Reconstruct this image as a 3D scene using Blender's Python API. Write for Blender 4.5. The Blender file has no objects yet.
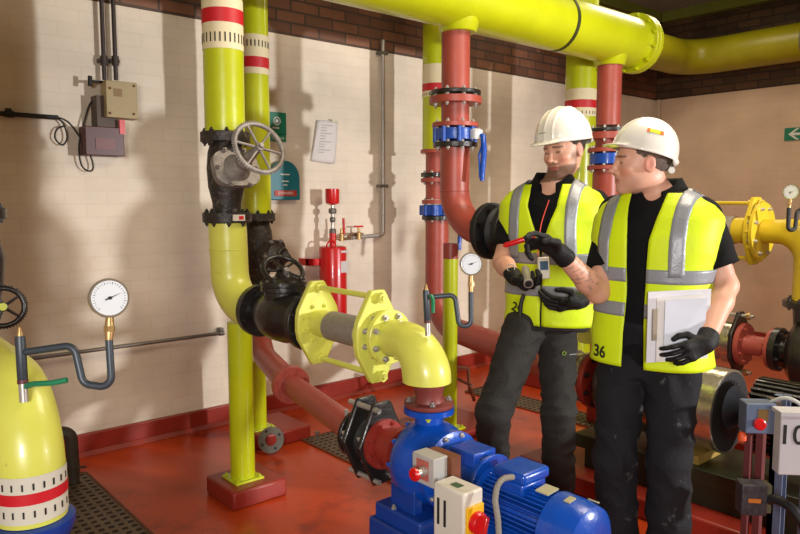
import bpy, math, random
import numpy as np
from mathutils import Vector as V, Matrix
random.seed(4)
C = bpy.context.scene.collection
# ------------------------------------------------------------------ camera numbers (eye 1.45 m, looking 5.5 deg down)
F = 700.0; PITCH = math.radians(5.5); YAW = math.radians(49.245); EYE = 1.45
FW = V((math.cos(YAW)*math.cos(PITCH), math.sin(YAW)*math.cos(PITCH), -math.sin(PITCH)))
RT = V((math.sin(YAW), -math.cos(YAW), 0)); UPV = RT.cross(FW)
def P(x, y, d):
    "world point seen at pixel x, y standing d metres in front of the camera"
    return V((0, 0, EYE)) + d*(FW + RT*((x-400)/F) + UPV*((267-y)/F))
def zat(y, d): return EYE + d*((267-y)/F*0.995 - 0.0958)
# ------------------------------------------------------------------ materials
MATS = {}
def srgb(c):
    return tuple(((v/255)/12.92 if v/255 <= .04045 else ((v/255+.055)/1.055)**2.4) for v in c)
def mat(name, col, rough=.5, metal=0.0, var=.08, scale=6.0, bump=0.0, bscale=60.0, spec=.5, coat=0.0, emit=0.0, dirt=None, dirt_amt=0.0, dscale=5.0):
    if name in MATS: return MATS[name]
    m = bpy.data.materials.new(name); m.use_nodes = True; nt = m.node_tree; N = nt.nodes; L = nt.links
    b = N['Principled BSDF']
    c = srgb(col)
    tc = N.new('ShaderNodeTexCoord')
    nz = N.new('ShaderNodeTexNoise'); nz.inputs['Scale'].default_value = scale; nz.inputs['Detail'].default_value = 6
    L.new(tc.outputs['Object'], nz.inputs['Vector'])
    rp = N.new('ShaderNodeMapRange'); rp.inputs['From Min'].default_value = .3; rp.inputs['From Max'].default_value = .7
    rp.inputs['To Min'].default_value = 1-var; rp.inputs['To Max'].default_value = 1+var
    L.new(nz.outputs['Fac'], rp.inputs['Value'])
    mx = N.new('ShaderNodeMix'); mx.data_type = 'RGBA'; mx.blend_type = 'MULTIPLY'; mx.inputs['Factor'].default_value = 1
    mx.inputs['A'].default_value = (*c, 1)
    L.new(rp.outputs['Result'], mx.inputs['B'])
    out = mx.outputs['Result']
    if dirt is not None:
        n2 = N.new('ShaderNodeTexNoise'); n2.inputs['Scale'].default_value = dscale; n2.inputs['Detail'].default_value = 9; n2.inputs['Roughness'].default_value = .7
        L.new(tc.outputs['Object'], n2.inputs['Vector'])
        r2 = N.new('ShaderNodeMapRange'); r2.inputs['From Min'].default_value = .62-dirt_amt*.3; r2.inputs['From Max'].default_value = .75-dirt_amt*.2
        L.new(n2.outputs['Fac'], r2.inputs['Value'])
        m2 = N.new('ShaderNodeMix'); m2.data_type = 'RGBA'; m2.inputs['B'].default_value = (*srgb(dirt), 1)
        L.new(r2.outputs['Result'], m2.inputs['Factor']); L.new(out, m2.inputs['A']); out = m2.outputs['Result']
    L.new(out, b.inputs['Base Color'])
    b.inputs['Roughness'].default_value = rough; b.inputs['Metallic'].default_value = metal
    b.inputs['Specular IOR Level'].default_value = spec; b.inputs['Coat Weight'].default_value = coat
    if bump:
        nb = N.new('ShaderNodeTexNoise'); nb.inputs['Scale'].default_value = bscale; nb.inputs['Detail'].default_value = 4
        L.new(tc.outputs['Object'], nb.inputs['Vector'])
        bp = N.new('ShaderNodeBump'); bp.inputs['Strength'].default_value = bump; bp.inputs['Distance'].default_value = .01
        L.new(nb.outputs['Fac'], bp.inputs['Height']); L.new(bp.outputs['Normal'], b.inputs['Normal'])
    if emit:
        b.inputs['Emission Color'].default_value = (*c, 1); b.inputs['Emission Strength'].default_value = emit
    MATS[name] = m; return m
def brick_mat(name, c1, c2, mortar, axes, bw=.225, bh=.075, ms=.006, bump=.35, rough=.6, var=.1, off=(0, 0)):
    m = bpy.data.materials.new(name); m.use_nodes = True; nt = m.node_tree; N = nt.nodes; L = nt.links
    b = N['Principled BSDF']; tc = N.new('ShaderNodeNewGeometry')
    sp = N.new('ShaderNodeSeparateXYZ'); cb = N.new('ShaderNodeCombineXYZ'); L.new(tc.outputs['Position'], sp.inputs[0])
    L.new(sp.outputs[axes[0]], cb.inputs[0]); L.new(sp.outputs[axes[1]], cb.inputs[1])
    br = N.new('ShaderNodeTexBrick'); L.new(cb.outputs[0], br.inputs['Vector'])
    br.inputs['Scale'].default_value = 1; br.inputs['Brick Width'].default_value = bw; br.inputs['Row Height'].default_value = bh
    br.inputs['Mortar Size'].default_value = ms; br.inputs['Mortar Smooth'].default_value = .3
    br.inputs['Color1'].default_value = (*srgb(c1), 1); br.inputs['Color2'].default_value = (*srgb(c2), 1); br.inputs['Mortar'].default_value = (*srgb(mortar), 1)
    nz = N.new('ShaderNodeTexNoise'); nz.inputs['Scale'].default_value = 3; nz.inputs['Detail'].default_value = 8
    L.new(cb.outputs[0], nz.inputs['Vector'])
    rp = N.new('ShaderNodeMapRange'); rp.inputs['From Min'].default_value = .3; rp.inputs['From Max'].default_value = .7
    rp.inputs['To Min'].default_value = 1-var; rp.inputs['To Max'].default_value = 1+var; L.new(nz.outputs['Fac'], rp.inputs['Value'])
    mx = N.new('ShaderNodeMix'); mx.data_type = 'RGBA'; mx.blend_type = 'MULTIPLY'; mx.inputs['Factor'].default_value = 1
    L.new(br.outputs['Color'], mx.inputs['A']); L.new(rp.outputs['Result'], mx.inputs['B']); L.new(mx.outputs['Result'], b.inputs['Base Color'])
    bp = N.new('ShaderNodeBump'); bp.inputs['Strength'].default_value = bump; bp.inputs['Distance'].default_value = .004; bp.invert = True
    n3 = N.new('ShaderNodeTexNoise'); n3.inputs['Scale'].default_value = 45; n3.inputs['Detail'].default_value = 5; L.new(cb.outputs[0], n3.inputs['Vector'])
    ad = N.new('ShaderNodeMath'); ad.operation = 'MULTIPLY_ADD'; ad.inputs[1].default_value = -.5
    L.new(n3.outputs['Fac'], ad.inputs[0]); L.new(br.outputs['Fac'], ad.inputs[2]); L.new(ad.outputs[0], bp.inputs['Height'])
    L.new(bp.outputs['Normal'], b.inputs['Normal']); b.inputs['Roughness'].default_value = rough
    return m
yellow = mat('acid_yellow_paint', (186, 196, 18), .32, var=.07, scale=5, bump=.15, bscale=14, coat=.3)
yellow_soft = mat('lemon_yellow_paint', (212, 214, 92), .34, var=.07, scale=7, bump=.12, bscale=18, coat=.2, dirt=(150, 135, 60), dirt_amt=.0, dscale=14)
yellow_deep = mat('golden_yellow_paint', (204, 178, 36), .4, var=.08)
red_pipe = mat('red_oxide_paint', (158, 72, 60), .4, var=.1, scale=5, bump=.12, bscale=20)
red_floor = mat('red_floor_paint', (184, 66, 24), .3, var=.12, scale=2.2, bump=.06, bscale=9, dirt=(120, 36, 24), dirt_amt=.25, dscale=2.5)
red_kerb = mat('dark_red_plinth_paint', (140, 42, 30), .38, var=.12, scale=8)
cast = mat('black_cast_iron', (30, 27, 26), .34, var=.25, scale=12, bump=.25, bscale=70, coat=.25)
rusty = mat('grimy_black_iron', (42, 36, 32), .5, var=.3, scale=16, bump=.4, bscale=60, dirt=(120, 108, 98), dirt_amt=.25, dscale=28)
worn = mat('worn_grey_iron', (140, 134, 128), .5, .35, var=.25, scale=30, bump=.3, bscale=90)
steel = mat('zinc_steel', (186, 182, 174), .35, .6, var=.15, scale=30)
dullsteel = mat('dull_steel', (120, 116, 110), .5, .6, var=.15, scale=20)
blue = mat('pump_blue_paint', (10, 72, 172), .3, var=.12, scale=8, bump=.2, bscale=30, coat=.3)
blue_deep = mat('deep_blue_paint', (18, 58, 140), .35, var=.12, scale=8)
braid = mat('grey_braided_hose', (150, 142, 132), .5, .3, var=.12, scale=80, bump=.5, bscale=260)
cream = mat('cream_paper_label', (226, 214, 176), .6, var=.04)
lred = mat('label_red', (196, 22, 34), .5, var=.04)
dark = mat('dark_ink', (26, 26, 24), .6)
brown = mat('brown_angle_iron', (112, 62, 38), .6, .2, var=.2, scale=20)
grate_m = mat('steel_chequer', (112, 98, 78), .5, .45, var=.2, scale=12)
white_plastic = mat('white_plastic', (206, 200, 186), .4, var=.03)
grey_box = mat('pale_grey_enclosure', (168, 166, 160), .45, var=.05)
bluegrey = mat('blue_grey_metal', (98, 112, 138), .45, .2, var=.1)
brass = mat('brass', (182, 150, 100), .4, .7, var=.15, scale=30)
rubber = mat('black_rubber', (22, 22, 23), .6, bump=.2, bscale=50)
siphon = mat('slate_painted_tube', (58, 66, 74), .42, .2, var=.1)
bright_red = mat('signal_red', (200, 18, 22), .3, coat=.3, var=.05)
wall_m = brick_mat('painted_brick_white', (222, 211, 194), (220, 208, 190), (218, 205, 186), (0, 2), bump=.13)
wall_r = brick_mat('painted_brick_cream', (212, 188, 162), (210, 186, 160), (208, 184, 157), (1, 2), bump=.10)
brick_b = brick_mat('brown_brick', (128, 84, 60), (96, 62, 46), (70, 56, 46), (0, 2), bump=.6, var=.3, ms=.008)
brick_r = brick_mat('dark_brown_brick', (92, 66, 42), (64, 46, 32), (50, 40, 30), (1, 2), bump=.6, var=.3, ms=.008)
# ------------------------------------------------------------------ mesh helper
def basis(ax, ref=None):
    w = V(ax).normalized()
    r = V(ref) if ref is not None else (V((0, 0, 1)) if abs(w.z) < .9 else V((1, 0, 0)))
    u = (r - w*r.dot(w)).normalized(); v = w.cross(u)
    return u, v, w
class MB:
    def __init__(s): s.v = []; s.f = []; s.mi = []; s.cur = 0
    def add(s, vs, fs):
        b = len(s.v); s.v += [tuple(p) for p in vs]; s.f += [tuple(i+b for i in f) for f in fs]; s.mi += [s.cur]*len(fs); return s
    def rings(s, rings, capA=True, capB=True, closed=True):
        n = len(rings[0]); vs = [p for r in rings for p in r]; fs = []
        for k in range(len(rings)-1):
            for i in range(n if closed else n-1):
                j = (i+1) % n; a = k*n
                fs.append((a+i, a+j, a+n+j, a+n+i))
        if capA: fs.append(tuple(range(n-1, -1, -1)))
        if capB: fs.append(tuple((len(rings)-1)*n+i for i in range(n)))
        return s.add(vs, fs)
    def lathe(s, o, ax, prof, n=36, ref=None, caps=True):
        u, v, w = basis(ax, ref); o = V(o)
        R = [[o + w*t + (u*math.cos(2*math.pi*i/n) + v*math.sin(2*math.pi*i/n))*max(r, 1e-4) for i in range(n)] for t, r in prof]
        return s.rings(R, caps, caps)
    def cyl(s, a, b, r, r2=None, n=24):
        a = V(a); b = V(b); L = (b-a).length
        return s.lathe(a, b-a, [(0, r), (L, r if r2 is None else r2)], n)
    def tube(s, pts, r, n=14, caps=True):
        pts = [V(p) for p in pts]; K = len(pts); rs = r if isinstance(r, (list, tuple)) else [r]*K
        T = [(pts[min(i+1, K-1)]-pts[max(i-1, 0)]).normalized() for i in range(K)]
        u, v, w = basis(T[0]); R = []
        for i in range(K):
            u = (u - T[i]*u.dot(T[i])).normalized(); v = T[i].cross(u)
            R.append([pts[i] + (u*math.cos(2*math.pi*k/n)+v*math.sin(2*math.pi*k/n))*rs[i] for k in range(n)])
        return s.rings(R, caps, caps)
    def torus(s, o, ax, R, r, n=40, m=10):
        u, v, w = basis(ax); o = V(o); vs = []; fs = []
        for i in range(n):
            a = 2*math.pi*i/n; d = u*math.cos(a)+v*math.sin(a)
            for k in range(m):
                b = 2*math.pi*k/m; vs.append(o + d*(R+r*math.cos(b)) + w*r*math.sin(b))
        for i in range(n):
            for k in range(m):
                fs.append((i*m+k, ((i+1) % n)*m+k, ((i+1) % n)*m+(k+1) % m, i*m+(k+1) % m))
        return s.add(vs, fs)
    def box(s, c, sz, rot=None):
        c = V(c); vs = []
        for dx in (-.5, .5):
            for dy in (-.5, .5):
                for dz in (-.5, .5):
                    p = V((dx*sz[0], dy*sz[1], dz*sz[2]))
                    if rot is not None: p = rot @ p
                    vs.append(c+p)
        return s.add(vs, [(0, 1, 3, 2), (4, 6, 7, 5), (0, 4, 5, 1), (2, 3, 7, 6), (0, 2, 6, 4), (1, 5, 7, 3)])
    def bx(s, a, b): return s.box([(a[i]+b[i])/2 for i in range(3)], [abs(b[i]-a[i]) for i in range(3)])
    def prism(s, o, ax, ref, poly, t0, t1):
        u, v, w = basis(ax, ref); o = V(o)
        return s.rings([[o + w*t + u*a + v*b for a, b in poly] for t in (t0, t1)])
    def build(s, name, m, parent=None, bevel=0.0, angle=38, seg=2):
        me = bpy.data.meshes.new(name); v = np.array([tuple(p) for p in s.v])
        if parent is not None: org = wloc(parent)
        else:
            org = V(((v[:, 0].min()+v[:, 0].max())/2, (v[:, 1].min()+v[:, 1].max())/2, v[:, 2].min()))
        me.from_pydata([tuple(p) for p in (v-np.array(org))], [], s.f)
        ms = m if isinstance(m, (list, tuple)) else [m]
        for k in ms: me.materials.append(k)
        if len(ms) > 1: me.polygons.foreach_set('material_index', s.mi)
        me.polygons.foreach_set('use_smooth', [True]*len(me.polygons))
        me.validate(); me.update()
        me.set_sharp_from_angle(angle=math.radians(angle))
        o = bpy.data.objects.new(name, me); C.objects.link(o)
        if parent is not None: o.parent = parent
        else: o.location = org
        if bevel:
            bm = o.modifiers.new('bevel', 'BEVEL'); bm.width = bevel; bm.segments = seg; bm.limit_method = 'ANGLE'; bm.angle_limit = math.radians(40)
        return o
def wloc(o):
    p = V((0, 0, 0))
    while o is not None: p = p + V(o.location); o = o.parent
    return p
def thing(name, label, cat, loc=(0, 0, 0), group=None):
    o = bpy.data.objects.new(name, None); C.objects.link(o); o.location = loc; o.empty_display_size = .05
    return tag(o, label, cat, group)
def tag(o, label, cat, group=None, kind=None):
    o['label'] = label; o['category'] = cat
    if group: o['group'] = group
    if kind: o['kind'] = kind
    return o
def struct(o): o['kind'] = 'structure'; return o
def fillet(pts, R, n=8):
    pts = [V(p) for p in pts]; out = [pts[0]]
    for i in range(1, len(pts)-1):
        a = pts[i-1]-pts[i]; b = pts[i+1]-pts[i]; la, lb = a.length, b.length; a.normalize(); b.normalize()
        ang = a.angle(b)
        if abs(ang-math.pi) < 1e-3: out.append(pts[i]); continue
        t = min(R/math.tan(ang/2), la*(.49 if i > 1 else .98), lb*(.49 if i < len(pts)-2 else .98)); r = t*math.tan(ang/2)
        c = pts[i] + (a+b).normalized()*(r/math.sin(ang/2))
        s0 = pts[i]+a*t-c; s1 = pts[i]+b*t-c; tot = s0.angle(s1)
        axs = s0.cross(s1).normalized()
        for k in range(n+1): out.append(c + Matrix.Rotation(tot*k/n, 3, axs) @ s0)
    out.append(pts[-1]); return out
BOLT = {}
def bolts(parent, o, ax, R, n, m, r=.009, h=.014, phase=0, ref=None, name='bolt'):
    "hexagon bolt heads around a flange, each its own part"
    u, v, w = basis(ax, ref); key = (round(r, 4), round(h, 4), m.name)
    if key not in BOLT:
        b = MB().lathe((0, 0, 0), (0, 0, 1), [(0, r), (h*.6, r), (h*.6, r*.55), (h*1.15, r*.55)], 6)
        me = bpy.data.meshes.new('bolt'); me.from_pydata(b.v, [], b.f); me.materials.append(m); BOLT[key] = me
    q = w.to_track_quat('Z', 'Y')
    for i in range(n):
        a = 2*math.pi*(i+.5)/n + phase
        c = bpy.data.objects.new(name, BOLT[key]); C.objects.link(c); c.parent = parent
        c.location = V(o) + (u*math.cos(a)+v*math.sin(a))*R - wloc(parent)
        c.rotation_mode = 'QUATERNION'; c.rotation_quaternion = q
def flange(parent, o, ax, R, t, m, n=8, bm=None, br=.009, name='flange', rin=None, both=True, phase=0):
    w = V(ax).normalized(); o = V(o)
    f = MB().lathe(o, w, [(0, R-.002), (.002, R), (t-.002, R), (t, R-.002)], 40).build(name, m, parent)
    Rb = R*.82
    if n:
        if both: bolts(parent, o, -w, Rb, n, bm or steel, br, br*1.4, phase)
        bolts(parent, o+w*t, w, Rb, n, bm or steel, br, br*1.4, phase)
    return f
def handwheel(parent, o, ax, R, m, spokes=5, rim=.011, knurl=0):
    b = MB(); u, v, w = basis(ax); o = V(o)
    b.torus(o, ax, R, rim, 48, 10)
    b.lathe(o-w*.016, ax, [(0, .02), (.03, .018), (.034, .01)], 16)
    for i in range(spokes):
        a = 2*math.pi*i/spokes+.3; d = u*math.cos(a)+v*math.sin(a)
        b.cyl(o+d*.012, o+d*(R-rim*.4), rim*.62, rim*.5, 8)
    if knurl:
        for i in range(knurl):
            a = 2*math.pi*i/knurl; d = u*math.cos(a)+v*math.sin(a)
            b.cyl(o+d*(R+rim*.6), o+d*(R+rim*1.35), rim*.35, rim*.25, 6)
    return b.build('handwheel', m, parent)
def text(name, s, loc, right, up, size, m, parent=None, ext=.0006, bold=0.0, align='CENTER'):
    cu = bpy.data.curves.new(name, 'FONT'); cu.body = s; cu.size = size; cu.extrude = ext; cu.offset = bold
    cu.align_x = align; cu.align_y = 'CENTER'
    o = bpy.data.objects.new(name, cu); C.objects.link(o); cu.materials.append(m)
    r = V(right).normalized(); uu = V(up); uu = (uu - r*uu.dot(r)).normalized(); n = r.cross(uu)
    bpy.context.view_layer.update(); me = bpy.data.meshes.new_from_object(o.evaluated_get(bpy.context.evaluated_depsgraph_get())); bpy.data.objects.remove(o); o = bpy.data.objects.new(name, me); C.objects.link(o)
    if not me.materials: me.materials.append(m)
    M = Matrix((r, uu, n)).transposed().to_4x4()
    o.rotation_mode = 'QUATERNION'; o.rotation_quaternion = M.to_quaternion()
    if parent is not None: o.parent = parent; o.location = V(loc)-wloc(parent)
    else: o.location = loc
    return o
# ------------------------------------------------------------------ camera, lights, world
cd = bpy.data.cameras.new('camera'); cam = bpy.data.objects.new('camera', cd); C.objects.link(cam)
cam.location = (0, 0, EYE); cam.rotation_euler = (math.radians(90)-PITCH, 0, YAW-math.pi/2)
cd.sensor_width = 36; cd.lens = F/800*36; cd.clip_start = .05
sc = bpy.context.scene; sc.camera = cam
sc.view_settings.view_transform = 'Standard'; sc.view_settings.look = 'None'; sc.view_settings.gamma = 1; sc.view_settings.use_curve_mapping = False
sc.view_settings.exposure = 0.08
wd = bpy.data.worlds.new('world'); sc.world = wd; wd.use_nodes = True
wd.node_tree.nodes['Background'].inputs[0].default_value = (1.0, .70, .44, 1); wd.node_tree.nodes['Background'].inputs[1].default_value = .38
def area(name, loc, tgt, size, power, col, shape='SQUARE', sy=None):
    l = bpy.data.lights.new(name, 'AREA'); l.energy = power; l.color = col; l.size = size; l.shape = shape
    if sy: l.shape = 'RECTANGLE'; l.size_y = sy
    o = bpy.data.objects.new(name, l); C.objects.link(o); o.location = loc
    o.rotation_mode = 'QUATERNION'; o.rotation_quaternion = (V(tgt)-V(loc)).to_track_quat('-Z', 'Y'); return o
def spot(name, loc, tgt, ang, blend, power, col, rad=.08):
    l = bpy.data.lights.new(name, 'SPOT'); l.energy = power; l.color = col; l.spot_size = math.radians(ang); l.spot_blend = blend; l.shadow_soft_size = rad
    o = bpy.data.objects.new(name, l); C.objects.link(o); o.location = loc
    o.rotation_mode = 'QUATERNION'; o.rotation_quaternion = (V(tgt)-V(loc)).to_track_quat('-Z', 'Y'); return o
spot('flash_right', (4.65, -2.6, 1.66), (2.9, 3.2, 1.1), 72, .9, 1000, (1, .98, .97), .10)
spot('fill_left', (-1.3, -1.2, 1.75), (2.75, 2.8, 1.15), 60, .9, 480, (1, .97, .95), .40)  # added fill light from behind camera left, softens the right flash
area('ceiling_lamp_glow', (3.0, 1.2, 3.3), (3.0, 1.3, 0), 1.3, 70, (1, .84, .64))
area('ceiling_lamp_far', (5.6, 2.9, 3.4), (5.4, 2.9, 0), .5, 16, (1, .85, .62), sy=1.2)

# ------------------------------------------------------------------ room
WY, WX, ZB, ZC = 4.12, 7.28, 2.54, 3.45
struct(MB().bx((-2.5, -4.2, -.1), (WX+.2, WY+.2, 0)).build('floor', red_floor))
struct(MB().bx((-2.5, WY, 0), (WX+.2, WY+.2, ZB)).build('wall_back', wall_m))
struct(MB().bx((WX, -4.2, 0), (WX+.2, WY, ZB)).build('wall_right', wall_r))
struct(MB().bx((-2.5, WY-.002, ZB), (WX+.2, WY+.2, ZC)).build('trim_1', brick_b))
struct(MB().bx((WX-.002, -4.2, ZB), (WX+.2, WY, ZC)).build('trim_2', brick_r))
struct(MB().bx((-2.5, -4.2, ZC), (WX+.2, WY+.2, ZC+.1)).build('ceiling', mat('grey_ceiling', (150, 148, 138), .8)))
b = MB().bx((-2.5, WY-.03, 0), (WX, WY, .125)); b.prism((0, WY-.03, 0), (1, 0, 0), (0, 0, 1), [(0, 0), (.03, 0), (0, .03)], -2.5, WX)
struct(b.build('baseboard_back', red_kerb, bevel=.006))
struct(MB().bx((WX-.03, -4.2, 0), (WX, WY-.03, .125)).build('baseboard_right', red_kerb, bevel=.006))
struct(MB().bx((-2.5, WY-.09, ZC-.10), (WX-.1, WY-.002, ZC)).build('trim_3', mat('dull_green_cornice', (120, 128, 50), .5)))
struct(MB().bx((WX-.09, -4.2, ZC-.10), (WX-.002, WY-.09, ZC)).build('trim_4', MATS['dull_green_cornice']))
# ------------------------------------------------------------------ overhead duct
DY, DZ, DR = 2.90, 2.60, .178
t = thing('overhead_pipe', 'very thick acid-yellow pipe running overhead across the room to a bolted end flange', 'pipe', (2.7, DY, DZ))
MB().lathe((.2, DY, DZ), (1, 0, 0), [(0, DR), (3.64, DR)], 48).build('pipe_body', yellow, t)
MB().lathe((3.86, DY, DZ), (1, 0, 0), [(0, DR), (.90, DR)], 48).build('pipe_section', yellow, t)
MB().lathe((3.835, DY, DZ), (1, 0, 0), [(0, DR+.004), (.03, DR+.004)], 48).build('seam_ring', mat('dark_green_rubber', (52, 56, 22), .5), t)
for x, n in ((4.75, 0), (4.795, 1)):
    MB().lathe((x, DY, DZ), (1, 0, 0), [(0, .21), (.004, .215), (.034, .215), (.038, .21)], 48).build('end_flange', yellow, t)
bolts(t, (4.75, DY, DZ), (-1, 0, 0), .196, 12, yellow, .014, .022); bolts(t, (4.833, DY, DZ), (1, 0, 0), .196, 12, yellow, .014, .022)
for x in (2.94, 4.48):
    MB().lathe((x, DY, DZ-.20), (0, 0, 1), [(0, .098), (.006, .105), (.1, .13), (.16, .15)], 36).build('branch_saddle', yellow, t)
hr = thing('hanger_rod', 'thin pale rod holding the overhead yellow pipe from the ceiling', 'rod', (3.72, DY, DZ+DR))
MB().cyl((3.72, DY, DZ+DR+.012), (3.72, DY, ZC), .012).build('rod', steel, hr)
MB().bx((3.67, DY-.05, DZ+DR+.001), (3.77, DY+.05, DZ+DR+.012)).build('foot_plate', yellow, hr)
wp = thing('wall_pipe', 'olive-yellow thick pipe running high along the right wall', 'pipe', (6.98, 0, 2.93))
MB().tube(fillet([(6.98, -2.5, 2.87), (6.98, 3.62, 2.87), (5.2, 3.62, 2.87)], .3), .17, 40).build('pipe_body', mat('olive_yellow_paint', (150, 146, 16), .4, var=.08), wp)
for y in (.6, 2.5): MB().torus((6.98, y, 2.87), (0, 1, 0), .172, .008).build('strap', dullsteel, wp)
# ------------------------------------------------------------------ riser helper with paper label
def pipe_label(parent, x, y, r, z0, za, zb, z1, mrot=0, marks=True):
    b = MB().lathe((x, y, z0), (0, 0, 1), [(0, r+.0015), (z1-z0, r+.0015)], 40, caps=False)
    if marks:
        b.cur = 1; zc = (z0+za)/2; h = (za-z0)*.36
        for k in range(26):
            a = 2*math.pi*k/26; c = V((x, y, zc-h*.2)) + V((math.cos(a), math.sin(a), 0))*(r+.0022)
            b.box(c, (.0015, .006, h), Matrix.Rotation(a, 3, 'Z'))
    f = b.build('pipe_label', [cream, dark], parent)
    MB().lathe((x, y, za), (0, 0, 1), [(0, r+.0026), (zb-za, r+.0026)], 40, caps=False).build('red_stripe', lred, f)
AX, AY = 1.523, 3.0
t = thing('yellow_riser', 'bright yellow vertical pipe with red-striped label above the big handwheel valve', 'pipe', (AX, AY, 1.76))
MB().cyl((AX, AY, 1.76), (AX, AY, 2.43), .0905, n=40).build('pipe_body', yellow, t)
pipe_label(t, AX, AY, .0905, 2.12, 2.234, 2.296, 2.343)
BX, BY = 2.02, 3.62
t = thing('yellow_riser', 'yellow vertical pipe close to the wall, directly behind the riser with the big handwheel valve', 'pipe', (BX, BY, 1.4))
MB().cyl((BX, BY, zat(213, 4.08)), (BX, BY, ZC-.18), .0875, n=40).build('pipe_body', yellow, t)
b = MB().lathe((BX, BY, 2.15), (0, 0, 1), [(0, .089), (.215, .089)], 40, caps=False); b.cur = 1
for k in range(26):
    a = 2*math.pi*k/26; b.box(V((BX, BY, 2.315))+V((math.cos(a), math.sin(a), 0))*.0898, (.0015, .006, .035), Matrix.Rotation(a, 3, 'Z'))
f = b.build('pipe_label', [cream, dark], t); MB().lathe((BX, BY, 2.185), (0, 0, 1), [(0, .0902), (.058, .0902)], 40, caps=False).build('red_stripe', lred, f)
CX, CY = 3.47, 3.62
t = thing('yellow_riser', 'yellow upper part of vertical pipe behind the red riser with blue valve', 'pipe', (CX, CY, 1.8))
MB().cyl((CX, CY, 1.80), (CX, CY, ZC-.18), .107, n=40).build('pipe_body', yellow, t)
pipe_label(t, CX, CY, .107, 2.16, 2.2, 2.25, 2.38)
EX, EY = 4.71, 3.3
t = thing('yellow_riser', 'yellow vertical pipe with red-striped label above and behind the hard hats', 'pipe', (EX, EY, .2))
MB().cyl((EX, EY, 0.12), (EX, EY, ZC-.01), .12, n=40).build('pipe_body', yellow, t)
pipe_label(t, EX, EY, .12, 2.09, 2.155, 2.215, 2.30)
# ------------------------------------------------------------------ gate valve below riser A
def gate_valve(label, x, y, zt, zb, R, rb, n, wz, wl, wR, m, wm, knurl=60, tagred=True, group=None):
    t = thing('gate_valve', label, 'valve', (x, y, zb), group)
    flange(t, (x, y, zt-.045), (0, 0, 1), R, .045, m, 8, m, .011)
    flange(t, (x, y, zb), (0, 0, 1), R, .045, m, 8, m, .011)
    h = zt-zb; zc = (zt+zb)/2
    b = MB().lathe((x, y, zb+.04), (0, 0, 1), [(0, rb*.82), (h*.12, rb*.84), (h*.3, rb*1.06), (h*.5, rb*1.12), (h*.68, rb*1.04), (h*.8, rb*.86), (h-.08, rb*.82)], 32)
    nn = V(n).normalized(); c = V((x, y, zc))
    b.lathe(c+nn*.02, nn, [(0, rb*.95), (rb*.9, rb*.92), (rb*1.05, rb*.98)], 28)
    b.build('valve_body', m, t)
    u, v, w = basis(nn)
    s = rb*(1.42 if knurl else 1.28); poly = [(s*.62*math.copysign(1, math.cos(a))*(abs(math.cos(a))**.6)*1.25, s*math.copysign(1, math.sin(a))*(abs(math.sin(a))**.6)*1.0) for a in [2*math.pi*k/24 for k in range(24)]]
    bn = MB().prism(c+nn*rb*1.05, nn, None, poly, 0, .016).prism(c+nn*(rb*1.05+.018), nn, None, poly, 0, .016)
    bn.lathe(c+nn*(rb*1.05+.03), nn, [(0, s*.62), (.03, s*.45), (.055, s*.3), (.08, s*.34), (.095, s*.26), (wl*.62, .016)], 20)
    bn.build('bonnet', worn if knurl else m, t)
    bolts(t, c+nn*(rb*1.05+.034), nn, s*.86, 6, worn, .011, .018)
    wc = c + nn*wl
    MB().cyl(c+nn*rb, wc+nn*.03, .010, n=12).build('stem', worn, t)
    handwheel(t, wc, nn, wR, wm, 6 if knurl else 5, .0105, knurl)
    return t
gv = gate_valve('large grimy black gate valve with worn grey handwheel on the bright yellow riser', AX, AY, 1.757, 1.345, .112, .078, (0, -.92, .36), 0, .33, .112, rusty, worn, 64)
o = MB(); cpt = P(223, 222, 2.98); ra = (RT); up = V((0, 0, 1))
o.prism(V((AX, AY, 1.368)), (0, -1, .0), (0, 0, 1), [(-.014, -.03), (.014, -.03), (.014, .03), (-.014, .03)], .112, .116).build('tag_plate', white_plastic, gv)
o = MB(); o.prism(V((AX, AY, 1.368)), (0, -1, 0), (0, 0, 1), [(-.008, -.022), (.008, -.022), (.008, .0), (-.008, .0)], .116, .118).build('tag_mark', lred, gv)
gate_valve('black gate valve on the wall-side yellow riser, behind the yellow elbow', BX, BY, zat(213, 4.08), .92, .11, .085, (.35, -.8, -.1), 0, .18, .045, rusty, rusty, 0)
# ------------------------------------------------------------------ elbow after the valve, support legs
def pipe_thing(name, label, pts, r, m, R=.2, n=36, cat='pipe', group=None, rs=None):
    path = fillet(pts, R, 12); t = thing(name, label, cat, pts[0], group)
    rr = rs and [rs[0]+(rs[1]-rs[0])*i/(len(path)-1) for i in range(len(path))] or r
    MB().tube(path, rr, n).build('pipe_body', m, t); return t
LZ = .955; LX = 1.56
t = pipe_thing('yellow_elbow', 'yellow elbow pipe turning from the big handwheel valve towards the check valve', [(AX, AY, 1.343), (AX+.01, AY, LZ), (LX, 2.785, LZ)], .09, yellow_soft, .16, rs=(.088, .09))
MB().torus((AX, AY, 1.22), (0, 0, 1), .087, .0025).build('weld_seam', yellow_soft, t)
def plinth(label, x0, y0, x1, y1, h):
    o = MB().bx((x0, y0, 0.0), (x1, y1, h)).build('concrete_plinth', red_kerb, bevel=.012); return tag(o, label, 'plinth')
def leg(label, x, y, z0, z1, r, ps=.075, top=None):
    t = thing('support_leg', label, 'support', (x, y, z0))
    MB().cyl((x, y, z0+.008), (x, y, z1), r, n=32).build('post', yellow, t)
    MB().box((x, y, z0+.006), (ps*2, ps*2, .012)).build('base_plate', yellow, t, bevel=.002)
    bolts(t, (x, y, z0+.012), (0, 0, 1), ps*1.1, 4, yellow, .008, .012)
    if top: MB().cyl((x, y, z1), (x, y, top), r*1.02, n=32).build('post_cap', red_pipe, t)
    return t
plinth('square dark red floor plinth under the nearest yellow support leg', 1.46, 2.88, 1.75, 3.17, .09)
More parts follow.
